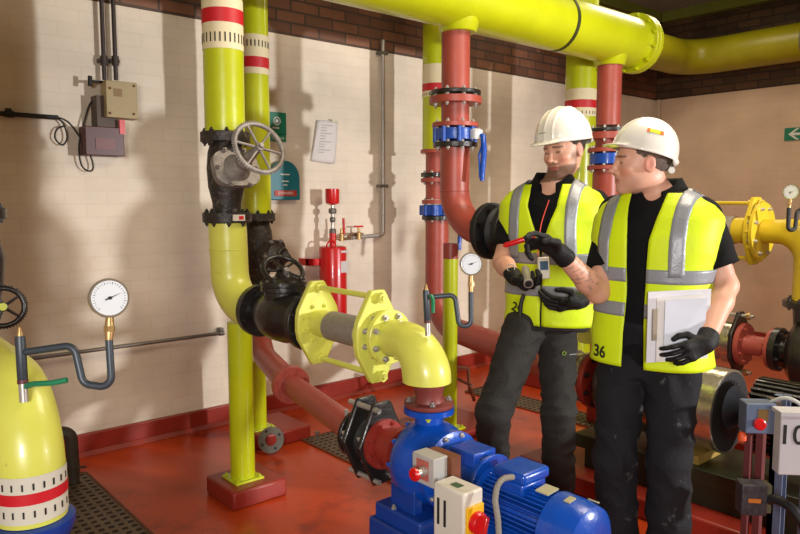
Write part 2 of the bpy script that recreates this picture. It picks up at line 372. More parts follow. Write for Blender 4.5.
leg('tall yellow support leg under the elbow below the big handwheel valve', 1.585, 3.02, .09, .865, .059)
plinth('small dark red floor plinth near the wall with a loose flange leaning on it', 1.95, 3.5, 2.3, 3.86, .085)
leg('short yellow support leg under the curved red pipe near the wall', 2.03, 3.66, .085, .50, .05)
plinth('dark red floor plinth behind the pump under a yellow support leg', 2.75, 2.85, 3.3, 3.3, .06)
leg('tall slim yellow support leg under the red elbow behind the blue pump', 2.945, 2.955, .06, 1.10, .044, .07, top=1.19)
o = MB(); dn = V((-.62, -.62, .45)); c0 = V((1.99, 3.44, .075))
u, v, w = basis(dn)
n = 32; Rr = []
for tt, rr in ((0, .075), (.014, .075), (.014, .034), (0, .034), (0, .075)):
    Rr.append([c0+w*tt+(u*math.cos(2*math.pi*i/n)+v*math.sin(2*math.pi*i/n))*rr for i in range(n)])
o.rings(Rr, False, False); ff = tag(o.build('loose_flange', dullsteel), 'loose grey flange ring leaning against the small plinth', 'flange')
for k in range(4):
    a = math.pi*k/2+.6; p = c0+w*.0142+(u*math.cos(a)+v*math.sin(a))*.055
    MB().lathe(p, w, [(0, .008), (.001, .008)], 12).build('bolt_hole', dark, ff)
# ------------------------------------------------------------------ check valve
def X(y, dz=0): return V((LX, y, LZ+dz))
t = thing('check_valve', 'glossy black globe valve with small black handwheel between yellow elbow and expansion joint', 'valve', (LX, 2.55, LZ-.12))
flange(t, X(2.785), (0, -1, 0), .118, .035, cast, 8, cast, .011)
flange(t, X(2.385), (0, -1, 0), .118, .035, cast, 8, cast, .011)
MB().lathe(X(2.76), (0, -1, 0), [(0, .075), (.05, .078), (.09, .098), (.16, .112), (.24, .112), (.31, .095), (.36, .085), (.38, .085)], 40).build('valve_body', cast, t)
MB().lathe(X(2.57, .02), (0, 0, 1), [(0, .085), (.085, .085), (.09, .098), (.108, .098), (.11, .094), (.114, .094), (.116, .098), (.13, .098), (.134, .08), (.15, .04), (.17, .03)], 36).build('bonnet', cast, t)
bolts(t, X(2.57, .152), (0, 0, 1), .084, 8, cast, .009, .012)
wn = V((-.12, -.62, .78)).normalized()
MB().cyl(X(2.57, .15), X(2.57, .15)+wn*.07, .012, n=12).build('stem', worn, t)
handwheel(t, X(2.575, .195), wn, .084, cast, 5, .010, 48)
# ------------------------------------------------------------------ expansion joint
def expansion(label, x, y0, y1, z, ph, pw, rn, rb, rod, ym, group=None, rings=True):
    "two tall lobed plates held by tie rods, a braided hose between; y0 far, y1 near"
    t = thing('expansion_joint', label, 'expansion joint', (x, (y0+y1)/2, z-ph), group)
    hw = pw*.3; poly = [(-ph, -hw), (-ph, hw), (-ph*.9, hw*1.35), (-ph*.36, pw*.93), (-ph*.15, pw), (ph*.15, pw), (ph*.36, pw*.93), (ph*.9, hw*1.35), (ph, hw), (ph, -hw), (ph*.9, -hw*1.35), (ph*.36, -pw*.93), (ph*.15, -pw), (-ph*.15, -pw), (-ph*.36, -pw*.93), (-ph*.9, -hw*1.35)]
    for yy in (y0, y1+.02):
        MB().prism((x, yy, z), (0, -1, 0), (0, 0, 1), poly, -.004, .024).build('end_plate', ym, t, bevel=.005)
        bolts(t, (x, yy, z), (0, 1, 0), pw*.74, 8, ym, .011, .016); bolts(t, (x, yy-.02, z), (0, -1, 0), pw*.74, 8, ym if yy == y0 else steel, .011, .018)
    L = y0-y1
    MB().lathe((x, y0-.02, z), (0, -1, 0), [(0, rn), (L*.24, rn)], 32).build('neck', ym, t)
    MB().lathe((x, y0-.02-L*.24, z), (0, -1, 0), [(0, rb), (L*.5, rb)], 32).build('braided_hose', braid, t)
    MB().lathe((x, y1+.02, z), (0, 1, 0), [(0, rn*1.25), (L*.05, rn*1.25), (L*.06, rn), (L*.2, rn)], 32).build('neck', ym, t)
    for s in (-1, 1):
        r_ = MB().cyl((x, y0+.035, z+s*rod), (x, y1-.04, z+s*rod), .011, n=14).build('tie_rod', ym, t)
        for yy, d in ((y0+.022, 1), (y1-.022, -1), (y0-.03, -1), (y1+.04, 1)):
            MB().lathe((x, yy, z+s*rod), (0, d, 0), [(-.01, .02), (.01, .02)], 6).build('nut', ym, r_)
    return t
expansion('lemon-yellow expansion joint with lobed plates and grey braided hose, left of the blue pump', LX, 2.33, 1.93, LZ+.005, .168, .098, .054, .0575, .142, yellow_soft)
# ------------------------------------------------------------------ elbow down to the pump
PX, PY = 1.595, 1.70
def elbow_down(label, x, y0, y1, z, zend, r0, r1, R, m, fR, n=10):
    path = fillet([(x, y0, z), (x, y1, z), (x, y1, zend)], R, 14)
    t = thing('yellow_elbow', label, 'pipe', (x, y1, zend)); K = len(path)
    MB().tube(path, [r0+(r1-r0)*min(1, i/(K*.75)) for i in range(K)], 40).build('pipe_body', m, t)
    if fR: flange(t, (x, y0, z), (0, -1, 0), fR, .022, m, 8, steel, .012)
    return t
el = elbow_down('yellow elbow bending down onto the blue pump, gauge pipe on top', PX-.01, 1.91, PY, LZ+.005, .838, .066, .083, .13, yellow_soft, .098)
# ------------------------------------------------------------------ blue pump
pz = .558; mz = .515
t = thing('red_reducer', 'dull red tapered reducer with round flange bolted on top of the blue pump', 'pipe', (PX, PY, .752))
MB().lathe((PX, PY, .752), (0, 0, 1), [(0, .083), (.006, .085), (.014, .085), (.016, .05), (.03, .046), (.055, .05), (.075, .056), (.088, .058)], 36).build('reducer_body', mat('dull_red_paint', (122, 56, 50), .5, var=.15), t)
bolts(t, (PX, PY, .768), (0, 0, 1), .069, 4, worn, .010, .013, phase=.2)
pump = thing('water_pump', 'bright blue centrifugal pump and finned motor at the bottom of the picture', 'pump', (PX, 1.4, .1))
MB().lathe((PX, PY, .66), (0, 0, 1), [(0, .05), (.065, .048), (.07, .086), (.09, .087)], 36).build('discharge_flange', blue, pump)
bolts(pump, (PX, PY, .73), (0, 0, -1), .069, 4, yellow, .010, .013)
MB().lathe((PX, PY+.09, pz), (0, -1, 0), [(0, .07), (.012, .09), (.022, .118), (.045, .138), (.09, .147), (.135, .140), (.16, .125), (.175, .122), (.185, .13), (.205, .13), (.21, .11), (.23, .09)], 56).build('volute_casing', blue, pump)
bolts(pump, (PX, PY-.115, pz), (0, -1, 0), .119, 10, steel, .009, .014); bolts(pump, (PX, PY+.055, pz), (0, 1, 0), .126, 10, blue, .010, .014)
b = MB().lathe((PX, PY-.13, pz), (0, -1, 0), [(0, .085), (.03, .078), (.12, .078), (.15, .1), (.165, .104)], 40)
b.bx((PX-.05, PY-.26, pz+.06), (PX+.05, PY-.15, pz+.105)); b.build('bearing_housing', blue, pump, bevel=.004)
b = MB()
for k in range(7):
    a = .25+k*.16; b.box((PX-.0+.088*math.cos(a+.6), PY-.24, pz+.088*math.sin(a+.6)), (.003, .06, .006), Matrix.Rotation(-(a+.6), 3, 'Y'))
b.build('guard_grille', dark, pump)
nf = 44; poly = []
for k in range(nf):
    a = 2*math.pi*k/nf
    for da, r in ((0, .080), (.028, .080), (.04, .100), (.075, .100), (.09, .080)):
        poly.append((r*math.cos(a+da*1.3), r*math.sin(a+da*1.3)))
MB().prism((PX, PY-.29, mz), (0, -1, 0), (0, 0, 1), poly, 0, .25).build('motor_body', blue, pump, angle=30)
MB().lathe((PX, PY-.275, mz), (0, -1, 0), [(0, .108), (.02, .11), (.028, .096)], 40).build('motor_flange', blue, pump)
MB().lathe((PX, PY-.535, mz), (0, -1, 0), [(-.0, .101), (.005, .106), (.085, .105), (.115, .097), (.13, .076), (.134, .02)], 44).build('fan_cover', blue, pump)
tb = MB().bx((PX-.055, 1.245, .585), (PX+.055, 1.345, .628)).build('terminal_box', blue, pump, bevel=.008)
MB().bx((PX-.062, 1.235, .626), (PX+.062, 1.355, .662)).build('box_lid', blue, tb, bevel=.012, seg=3)
npm = mat('worn_name_plate', (176, 170, 132), .5)
for (a0, y0, y1, w0) in ((.15, 1.17, 1.215, .05), (.1, 1.10, 1.12, .03), (.7, 1.06, 1.09, .012)):
    r0 = .107; c = V((PX+r0*math.sin(a0-.25), (y0+y1)/2, mz+r0*math.cos(a0-.25)))
    MB().box(c, (w0, y1-y0, .004), Matrix.Rotation(a0-.25, 3, 'Y')).build('name_plate', npm, pump)
b = MB().bx((PX-.15, PY-.12, .36), (PX+.12, PY+.11, .42)).bx((PX-.17, PY-.75, .30), (PX-.05, PY+.12, .37)).bx((PX+.05, PY-.75, .30), (PX+.17, PY+.12, .37))
b.build('base_frame', blue_deep, pump, bevel=.008)
for q0, q1 in (((PX-.12, PY-.06, .41), (PX-.08, PY+.06, .50)), ((PX+.08, PY-.06, .41), (PX+.12, PY+.06, .50)), ((PX-.09, 1.12, .36), (PX-.06, 1.2, .5)), ((PX+.06, 1.12, .36), (PX+.09, 1.2, .5))): MB().bx(q0, q1).build('mounting_foot', blue_deep, pump, bevel=.004)
for yy in (PY, 1.1): MB().bx((PX-.15, yy-.06, .1), (PX+.15, yy+.06, .32)).build('pedestal', blue_deep, pump, bevel=.004)
bolts(pump, (PX-.11, PY+.02, .42), (0, 0, 1), .03, 3, steel, .009, .014)
plinth('long dark red floor plinth carrying the blue pump', PX-.28, .75, PX+.28, 1.95, .1)
# flexible conduit to the motor
cp = [P(513, 477, 1.86), P(503, 478, 1.84), P(497, 486, 1.83), P(495, 500, 1.82), P(498, 520, 1.81), P(500, 560, 1.8)]
cp = fillet(cp, .04, 4)
tag(MB().tube(cp, .008, 12).build('flexible_conduit', mat('grey_flex_conduit', (138, 132, 120), .6, bump=.6, bscale=180)), 'grey flexible conduit curving down from the blue motor terminal box', 'conduit')
# ------------------------------------------------------------------ switch boxes in front of the pump
t = thing('emergency_stop_box', 'pale grey emergency stop box with red mushroom button on the pump side', 'switch', (1.335, 1.41, .1))
MB().bx((1.30, 1.365, .646), (1.355, 1.455, .730)).build('enclosure', grey_box, t, bevel=.003)
MB().bx((1.355, 1.35, .650), (1.392, 1.45, .726)).build('back_plate', brown, t)
MB().bx((1.2985, 1.385, .660), (1.2995, 1.435, .718)).build('face_label', mat('faded_red_label', (170, 92, 80), .6), t)
u_ = (-1, 0, -.04)
MB().lathe((1.299, 1.40, .690), u_, [(0, .014), (.012, .014), (.013, .010), (.03, .010)], 24).build('button_collar', steel, t)
MB().lathe((1.268, 1.40, .689), u_, [(0, .012), (.004, .019), (.012, .019), (.016, .015)], 24).build('red_button', bright_red, t)
MB().bx((1.36, 1.38, .1), (1.385, 1.41, .70)).build('post', brown, t)
t = thing('isolator_switch', 'pale isolator box with yellow and red rotary knob, lowest before the pump', 'switch', (1.31, 1.29, .1))
MB().bx((1.270, 1.22, .533), (1.345, 1.335, .686)).build('enclosure', white_plastic, t, bevel=.006)
MB().bx((1.267, 1.285, .575), (1.2705, 1.292, .648)).bx((1.267, 1.31, .575), (1.2705, 1.317, .648)).build('slot', dark, t)
MB().bx((1.29, 1.26, .6865), (1.312, 1.29, .6880)).build('badge', mat('green_badge', (60, 90, 60), .5), t)
MB().bx((1.277, 1.212, .543), (1.340, 1.221, .648)).build('knob_plate', mat('knob_yellow', (228, 176, 20), .4), t, bevel=.002)
k_ = MB().lathe((1.31, 1.212, .603), (0, -1, 0), [(0, .030), (.012, .030), (.018, .026)], 28).build('rotary_knob', bright_red, t)
MB().box((1.31, 1.185, .603), (.013, .022, .05), Matrix.Rotation(.25, 3, 'Y')).build('knob_grip', bright_red, k_, bevel=.003)
MB().bx((1.30, 1.3, .1), (1.325, 1.32, .515)).build('post', brown, t)
# ------------------------------------------------------------------ suction line with black hexagonal joint
SX, SZ = 1.585, .558
t = thing('rubber_joint', 'black hexagonal tied plates with red bellows on the suction side of the blue pump', 'expansion joint', (SX, 1.95, SZ-.15))
hexp = [(-.155, -.04), (-.155, .04), (0, .112), (.155, .04), (.155, -.04), (0, -.112)]
for yy in (2.05, 1.955):
    MB().prism((SX, yy, SZ), (0, -1, 0), (0, 0, 1), hexp, 0, .022).build('hex_plate', cast, t, bevel=.008)
    bolts(t, (SX, yy, SZ), (0, 1, 0), .088, 6, steel, .011, .018, phase=.3)
for k in range(3):
    a = (.28, math.pi-.28, math.pi+.28)[k]; b = V((SX, 0, SZ)) + V((0, 0, 1))*.138*math.cos(a) + V((-1, 0, 0))*.138*math.sin(a)
    MB().cyl((b.x, 2.085, b.z), (b.x, 1.91, b.z), .010, n=12).build('tie_rod', steel, t)
MB().lathe((SX, 2.05, SZ), (0, -1, 0), [(0, .06), (.05, .085), (.09, .06), (.1, .06)], 32).build('rubber_sleeve', rubber, t)
MB().lathe((SX, 1.935, SZ), (0, -1, 0), [(0, .092), (.016, .092), (.018, .062), (.05, .07), (.075, .062), (.09, .062), (.092, .082), (.118, .082)], 40).build('red_spool', mat('spool_red_paint', (140, 44, 34), .4, var=.12), t)
bolts(t, (SX, 1.919, SZ), (0, -1, 0), .08, 8, MATS['spool_red_paint'], .009, .012)
flA = V((1.73, 2.79, .575)); dA = (flA-V((SX, 2.07, SZ))).normalized()
t = thing('red_suction_pipe', 'straight red pipe running low from wall-side flange to the black hexagonal joint', 'pipe', (1.65, 2.4, .5))
MB().cyl(V((SX, 2.095, SZ)), flA, .053, n=32).build('pipe_body', red_pipe, t)
flange(t, flA, dA, .09, .018, red_pipe, 8, red_pipe, .008)
flange(t, V((SX, 2.075, SZ)), (0, 1, 0), .094, .018, cast, 6, steel, .010)
MB().cyl((SX-.0, 2.16, SZ+.05), (SX-.0, 2.16, SZ+.075), .008).build('vent_plug', steel, t)
t = thing('red_suction_pipe', 'curved red pipe dropping from the wall-side gate valve and turning towards the pump', 'pipe', (BX, BY, .5))
MB().tube(fillet([(BX, BY, .918), (BX, BY, .565), tuple(flA+dA*.02)], .24, 12), .062, 32).build('pipe_body', red_pipe, t)
flange(t, flA+dA*.02, dA, .09, .018, red_pipe, 0)
# ------------------------------------------------------------------ red riser C with blue butterfly valve
RX, RY = 2.94, 2.92
t = thing('red_riser', 'red vertical pipe dropping from the overhead pipe to a wide flange', 'pipe', (RX, RY, 2.07))
MB().cyl((RX, RY, 2.07), (RX, RY, 2.46), .082, n=36).build('pipe_body', red_pipe, t)
flange(t, (RX, RY, 2.052), (0, 0, 1), .148, .022, cast, 8, steel, .011)
t = thing('red_spool', 'short red flanged spool between the red riser and the blue valve', 'pipe', (RX, RY, 1.87))
MB().cyl((RX, RY, 1.88), (RX, RY, 2.03), .082, n=36).build('pipe_body', red_pipe, t)
flange(t, (RX, RY, 2.0), (0, 0, 1), .152, .04, red_pipe, 8, steel, .011)
flange(t, (RX, RY, 1.868), (0, 0, 1), .135, .025, red_pipe, 8, steel, .011)
t = thing('butterfly_valve', 'blue butterfly valve with hanging blue lever on the nearest red riser', 'valve', (RX, RY, 1.79))
MB().lathe((RX, RY, 1.79), (0, 0, 1), [(0, .09), (.006, .118), (.068, .118), (.074, .09)], 36).build('valve_body', blue, t)
for k in range(8):
    a = math.pi/4*k+.2; MB().cyl((RX+.118*math.cos(a), RY+.118*math.sin(a), 1.782), (RX+.118*math.cos(a), RY+.118*math.sin(a), 1.868), .014, n=10).build('lug', blue, t)
c = P(476, 134, 4.0)
MB().cyl((RX+.1, RY-.03, 1.825), c, .017, n=14).build('shaft', blue, t)
MB().lathe(c+V((0, 0, -.03)), (0, 0, 1), [(0, .035), (.05, .04), (.062, .02)], 16).build('gear_head', mat('clear_plastic_wrap', (200, 205, 210), .2, var=.1), t)
MB().tube([c, P(483, 136, 3.97), P(484, 150, 3.97), P(482, 181, 3.97)], [.014, .016, .017, .013], 10).build('lever', blue, t)
MB().tube([P(480, 178, 3.97), P(479, 155, 3.97), P(482, 145, 3.97)], .006, 8).build('lever_trigger', blue, t)
t = thing('red_elbow', 'large red pipe below the blue butterfly valve bending towards a black rubber joint', 'pipe', (RX, RY, 1.28))
MB().tube(fillet([(RX, RY, 1.75), (RX, RY, 1.275), (RX, 2.655, 1.275)], .235, 14), .086, 36).build('pipe_body', red_pipe, t)
flange(t, (RX, RY, 1.752), (0, 0, 1), .13, .028, cast, 8, steel, .011)
MB().torus((RX, RY, 1.50), (0, 0, 1), .086, .003).build('weld_seam', red_pipe, t)
t = thing('rubber_joint', 'black ribbed rubber joint beside the left workman, on the red elbow', 'expansion joint', (RX, 2.55, 1.1))
flange(t, (RX, 2.65, 1.275), (0, -1, 0), .158, .035, rubber, 8, cast, .016)
MB().lathe((RX, 2.615, 1.275), (0, -1, 0), [(0, .09), (.03, .12), (.06, .14), (.09, .12), (.12, .09)], 36).build('bellows', rubber, t)
flange(t, (RX, 2.50, 1.275), (0, -1, 0), .158, .035, rubber, 8, cast, .016)
t = thing('yellow_pipe_run', 'yellow pipe continuing from the black rubber joint behind the workmen', 'pipe', (RX, 2.3, 1.2))
MB().tube(fillet([(RX, 2.465, 1.275), (RX, 2.0, 1.275), (RX+.05, 1.98, .75)], .14, 10), .08, 30).build('pipe_body', yellow_soft, t)
# ------------------------------------------------------------------ wall-side red riser under yellow
t = thing('red_riser', 'red wall-side vertical pipe with flanges behind the nearest red riser', 'pipe', (CX, CY, .5))
MB().cyl((CX, CY, 1.79), (CX, CY, 1.45), .083, n=32).build('pipe_body', red_pipe, t)
tl = thing('red_suction_pipe', 'long red pipe from the small blue wall-side valve bending low behind the left workman', 'pipe', (CX, CY, .5))
MB().tube(fillet([(CX, CY, 1.305), (CX, CY, .56), (3.08, 2.2, .53)], .26, 12), .083, 32).build('pipe_body', red_pipe, tl)
MB().lathe((CX, CY, 1.775), (0, 0, 1), [(0, .12), (.025, .12)], 36).build('flange', red_pipe, t)
for zz in (1.61, 1.572): flange(t, (CX, CY, zz), (0, 0, 1), .118, .028, red_pipe if zz < 1.6 else cast, 8, steel, .010)
flange(t, (CX, CY, 1.42), (0, 0, 1), .11, .028, red_pipe, 8, steel, .010)
bv = thing('butterfly_valve', 'small blue butterfly valve on the wall-side red riser', 'valve', (CX, CY, 1.33))
MB().lathe((CX, CY, 1.335), (0, 0, 1), [(0, .098), (.006, .115), (.075, .115), (.08, .098)], 36).build('valve_body', blue, bv)
for k in range(10):
    a = math.pi/5*k; MB().cyl((CX+.112*math.cos(a), CY+.112*math.sin(a), 1.34), (CX+.112*math.cos(a), CY+.112*math.sin(a), 1.41), .016, n=10).build('lug', blue, bv)
flange(bv, (CX, CY, 1.307), (0, 0, 1), .11, .028, cast, 8, steel, .010)
MB().cyl(P(460, 233, 4.7), P(459, 250, 4.7), .014).build('lever', blue, bv)
# red drop 2
t = thing('red_riser', 'farther red vertical pipe dropping from the overhead pipe behind the right hard hat', 'pipe', (4.48, 2.84, 1.9))
MB().cyl((4.48, DY, 1.98), (4.48, DY, 2.46), .086, n=36).build('pipe_body', red_pipe, t)
flange(t, (4.48, DY, 1.935), (0, 0, 1), .15, .022, cast, 8, steel, .012)
MB().cyl((4.48, DY, 1.80), (4.48, DY, 1.93), .086, n=36).build('lower_spool', red_pipe, t)
flange(t, (4.48, DY, 1.88), (0, 0, 1), .152, .05, red_pipe, 8, steel, .012)
flange(t, (4.48, DY, 1.79), (0, 0, 1), .14, .03, red_pipe, 8, steel, .012)
t = thing('butterfly_valve', 'blue butterfly valve half hidden between the two hard hats', 'valve', (4.48, DY, 1.7))
MB().lathe((4.48, DY, 1.70), (0, 0, 1), [(0, .1), (.006, .125), (.08, .125), (.088, .1)], 36).build('valve_body', blue, t)
flange(t, (4.48, DY, 1.665), (0, 0, 1), .14, .03, red_pipe, 8, steel, .012)
t = thing('red_elbow', 'red vertical pipe below the half-hidden blue valve between the workmen', 'pipe', (4.48, DY, .6))
MB().cyl((4.48, DY, .7), (4.48, DY, 1.663), .1, n=36).build('pipe_body', red_pipe, t)
plinth('dark red plinth at the foot of the far red pipe', 4.25, 2.7, 4.95, 3.5, .12)
MB().cyl((4.48, DY, .12), (4.48, DY, .7), .06, n=24).build('foot_post', yellow, t)
# ------------------------------------------------------------------ pressure gauges
def gauge(label, face, r, pts, post=None, nrm=None, tap=None, group=None, tr=.009, m=siphon):
    "dial gauge on a looped siphon tube; pts run from the post to under the dial"
    face = V(face); n = V(nrm).normalized() if nrm is not None else (V((0, 0, EYE))-face).normalized()
    base = pts[0] if post is None else post[0]
    t = thing('pressure_gauge', label, 'gauge', base, group)
    MB().lathe(face-n*r*.45, n, [(0, r*.9), (.003, r), (r*.45, r), (r*.5, r*1.06), (r*.56, r*1.04), (r*.56, r*.92)], 40).build('gauge_case', mat('chromed_steel', (190, 188, 182), .18, .9, var=.05), t)
    d = MB().lathe(face+n*r*.10, n, [(0, r*.93), (.001, r*.93)], 36).build('dial', mat('dial_white', (214, 220, 224), .25, coat=.6, var=.02), t)
    u, v, w = basis(n); b = MB()
    for k in range(28):
        a = math.radians(-135+270*k/27); dd = -v*math.sin(a)*-1+u*math.cos(a)
        L = r*.14 if k % 3 == 0 else r*.08; c = face+n*(r*.10+.0014)+dd*r*.80
        bb, cc, _ = dd, n.cross(dd), n
        h = .0004*(r/.03)
        b.add([c-dd*L/2-cc*h, c+dd*L/2-cc*h, c+dd*L/2+cc*h, c-dd*L/2+cc*h], [(0, 1, 2, 3)])
    b.build('scale_marks', dark, d)
    pd = (u*.35-v*.94).normalized(); pc = n.cross(pd); c = face+n*(r*.10+.003)
    MB().add([c-pd*r*.25-pc*r*.04, c-pd*r*.25+pc*r*.04, c+pd*r*.7, c+pd*r*.69], [(0, 1, 2, 3)]).lathe(c-n*.002, n, [(0, r*.09), (.004, r*.09)], 16).build('pointer', dark, d)
    end = V(pts[-1]); neck = face-V((0, 0, 1))*r
    MB().tube([end, end+(neck-end)*.5, neck], [r*.2, r*.26, r*.2], 12).build('brass_neck', brass, t)
    MB().lathe(end+(neck-end)*.35, (neck-end), [(0, r*.3), (r*.3, r*.3)], 6).build('brass_nut', brass, t)
    MB().tube(fillet(pts, r*.55, 8), tr, 14).build('siphon_tube', m, t)
    if post is not None:
        p0, p1 = V(post[0]), V(post[1]); D_ = (p1-p0)
        MB().tube([p0, p0+D_*.3], tr*1.15, 14).build('lower_nipple', steel, t)
        MB().tube([p0+D_*.28, p0+D_*.34], tr*1.4, 14).build('collar', mat('maroon_collar', (92, 40, 44), .5), t)
        MB().tube([p0+D_*.33, p0+D_*.36, p0+D_*.95, p0+D_], [tr*1.1, tr*1.35, tr*1.35, tr*1.2], 14).build('tee_fitting', m, t)
        MB().tube([p1, p1+V((0, 0, tr*1.2)), p1+V((0, 0, tr*2.4))], [tr*1.0, tr*.7, tr*.3], 10).build('top_plug', brass, t)
    if tap:
        MB().tube(tap, [tr*.9]*1+[tr*.75]*(len(tap)-1), 10).build('green_tap_handle', mat('green_handle', (30, 120, 84), .4), t)
    return t
G0 = 1.46
gauge('largest pressure gauge at left, on looped tube above the nearest yellow elbow', P(109, 298, G0), .039,
      [P(26, 352, G0), P(74, 350, G0), P(86, 381, G0), P(101, 389, G0), P(111, 376, G0), P(109, 343, G0)][0:1] + [P(74, 345, G0), P(83, 384, G0), P(112, 388, G0), P(109, 340, G0)],
      post=(P(24, 402, G0), P(20, 336, G0)), tap=[P(26, 386, G0), P(34, 384, G0-.02), P(52, 383, G0-.03), P(67, 380, G0-.03)], tr=.0078, nrm=(V((0, 0, EYE))-P(109, 298, G0)).normalized()+V((.25, .0, 0)))
gauge('pressure gauge beside the left workman\'s elbow, on the elbow above the blue pump', P(471, 264, 2.33), .0365,
      [P(430, 297, 2.33), P(455, 295, 2.33), P(459, 326, 2.33), P(471, 326, 2.33), P(471, 292, 2.33)],
      post=(P(428, 336, 2.34), P(426, 290, 2.34)), tap=[P(431, 296, 2.3), P(433, 300, 2.28), P(433, 313, 2.27)], tr=.0085, nrm=(V((0, 0, EYE))-P(471, 264, 2.33)).normalized()+V((.35, .1, 0)))
gauge('small pressure gauge at the right edge, on the golden-yellow elbow', P(791, 192, 3.7), .038,
      [P(808, 250, 3.85), P(806, 206, 3.75), P(797, 212, 3.7), P(795, 230, 3.7), P(788, 230, 3.7), P(789, 208, 3.7)], m=rubber, tr=.011, nrm=(V((0, 0, EYE))-P(791, 192, 3.7)).normalized()+V((-.5, .3, 0)))
# ------------------------------------------------------------------ nearest pump set at the left edge
OX, OY = .345, 1.61
t = thing('yellow_elbow', 'nearest yellow elbow at the left edge with red-striped white label band', 'pipe', (OX, OY, .775))
pth = fillet([(OX, 2.3, 1.035), (OX, OY, 1.035), (OX, OY, .775)], .165, 16)
MB().tube(pth, .070, 44).build('pipe_body', yellow_soft, t)
b = MB().lathe((OX, OY, .785), (0, 0, 1), [(0, .0715), (.10, .0715)], 44, caps=False); b.cur = 1
for zc in (.864, .806):
    for k in range(22):
        a = 2*math.pi*k/22; b.box(V((OX, OY, zc))+V((math.cos(a), math.sin(a), 0))*.0721, (.0012, .0035, .014), Matrix.Rotation(a, 3, 'Z'))
f = b.build('pipe_label', [mat('white_paper_label', (206, 202, 186), .6), dark], t)
MB().lathe((OX, OY, .826), (0, 0, 1), [(0, .0725), (.024, .0725)], 44, caps=False).build('red_stripe', lred, f)
t = thing('water_pump', 'dark blue pump body under the nearest yellow elbow at the left edge', 'pump', (OX, OY, .1))
MB().lathe((OX, OY, .70), (0, 0, 1), [(0, .05), (.03, .075), (.055, .085), (.07, .085), (.073, .075)], 36).build('discharge_flange', blue_deep, t)
MB().lathe((OX, OY+.1, .57), (0, -1, 0), [(0, .07), (.03, .12), (.09, .145), (.15, .13), (.2, .09)], 40).build('volute_casing', blue_deep, t)
MB().bx((OX-.15, .9, .1), (OX+.15, OY+.1, .44)).build('base_frame', blue_deep, t)
# valve and wheel at left edge
QX, QY = .565, 3.40
t = thing('yellow_riser', 'sliver of a yellow vertical pipe cut off by the left edge of the picture', 'pipe', (QX, QY, 1.42))
MB().cyl((QX, QY, 1.42), (QX, QY, ZC-.01), .09, n=32).build('pipe_body', yellow, t)
t = thing('gate_valve', 'black gate valve with black handwheel cut off by the left edge', 'valve', (QX, QY, 1.0))
flange(t, (QX, QY, 1.37), (0, 0, 1), .125, .045, cast, 8, cast, .012)
MB().lathe((QX, QY, 1.0), (0, 0, 1), [(0, .08), (.08, .10), (.2, .11), (.3, .09), (.38, .08)], 32).build('valve_body', cast, t)
wc = P(3, 307, 2.9); wa = V((-.2, -.9, .15)).normalized()
MB().cyl(V((QX, QY, 1.14)), wc, .014, n=12).build('stem', cast, t)
MB().lathe(wc-wa*.02, wa, [(0, .02), (.04, .016)], 12).build('hub_cap', yellow, t)
handwheel(t, wc, wa, .078, cast, 5, .011, 48)
MB().cyl((QX, QY, .6), (QX, QY, 1.0), .06, n=24).build('lower_pipe', red_pipe, t)
MB().bx((QX-.09, QY-.09, .0), (QX+.09, QY+.09, .6)).build('support_block', red_kerb, t)
# ------------------------------------------------------------------ chequer grates in the floor
def grate(label, x0, y0, x1, y1, nx, ny):
    b = MB(); w = .025
    t = thing('drain_grate', label, 'grate', ((x0+x1)/2, (y0+y1)/2, 0))
    b.bx((x0, y0, .001), (x1, y1, .006)); b.cur = 1; dx = (x1-x0)/nx; dy = (y1-y0)/ny
    for i in range(nx):
        for j in range(ny):
            cx, cy = x0+dx*(i+.5), y0+dy*(j+.5)
            b.bx((cx-dx*.28, cy-dy*.2, .0055), (cx+dx*.28, cy+dy*.2, .0072))
    b.build('grate_plate', [grate_m, mat('slot_black', (36, 28, 22), .8)], t)
    b = MB().bx((x0-.012, y0, 0), (x0, y1, .009)).bx((x1, y0, 0), (x1+.012, y1, .009)).bx((x0, y1, 0), (x1, y1+.012, .009)).bx((x0, y0-.012, 0), (x1, y0, .009))
    b.build('angle_frame', brown, t)
grate('large steel drain grate on the floor at the bottom left', .70, 1.6, 1.08, 3.82, 9, 44)
grate('narrow steel drain grate under the straight red pipe', 2.24, 1.9, 2.47, 3.50, 6, 36)
grate('far drain grate glimpsed between the left workman\'s legs', 3.76, 2.2, 3.98, 3.6, 5, 34)
t = thing('pipe_bracket', 'low brown angle-iron bracket on the floor behind the left workman\'s knee', 'bracket', (3.3, 3.1, 0))
a0 = P(447, 364, 4.75); a1 = P(468, 368, 4.75); a2 = P(470, 390, 4.75)
MB().tube([P(447, 366, 4.75), a1], .012, 8).tube([a1, P(470, 392, 4.8)], .012, 8).tube([P(448, 374, 4.9), P(472, 386, 4.55)], .010, 8).build('angle_bar', brown, t)
MB().tube([P(470, 386, 4.62), P(474, 400, 4.9)], .012, 8).tube([P(447, 366, 4.75), P(448, 390, 4.8)], .01, 8).build('angle_foot', brown, t)
for k, (px, py, lb) in enumerate(((317, 436, 'small upright anchor bolt on the floor beyond the narrow grate'), (373, 470, 'small upright anchor bolt on the floor nearest the blue pump'))):
    d = 1.45/((py+6-267)/F*.995+.0958); c = P(px, py+6, d); c.z = 0
    t = thing('anchor_bolt', lb, 'bolt', c)
    MB().cyl(c, c+V((0, 0, .06)), .006, n=8).build('shank', dullsteel, t); MB().cyl(c+V((0, 0, .055)), c+V((0, 0, .062)), .016, n=10).build('washer', dullsteel, t)
t = thing('drain_stub', 'grimy dark pipe bracket standing on the grate behind the nearest yellow elbow', 'pipe', (.93, 3.2, 0))
q = P(70, 480, 3.0); 
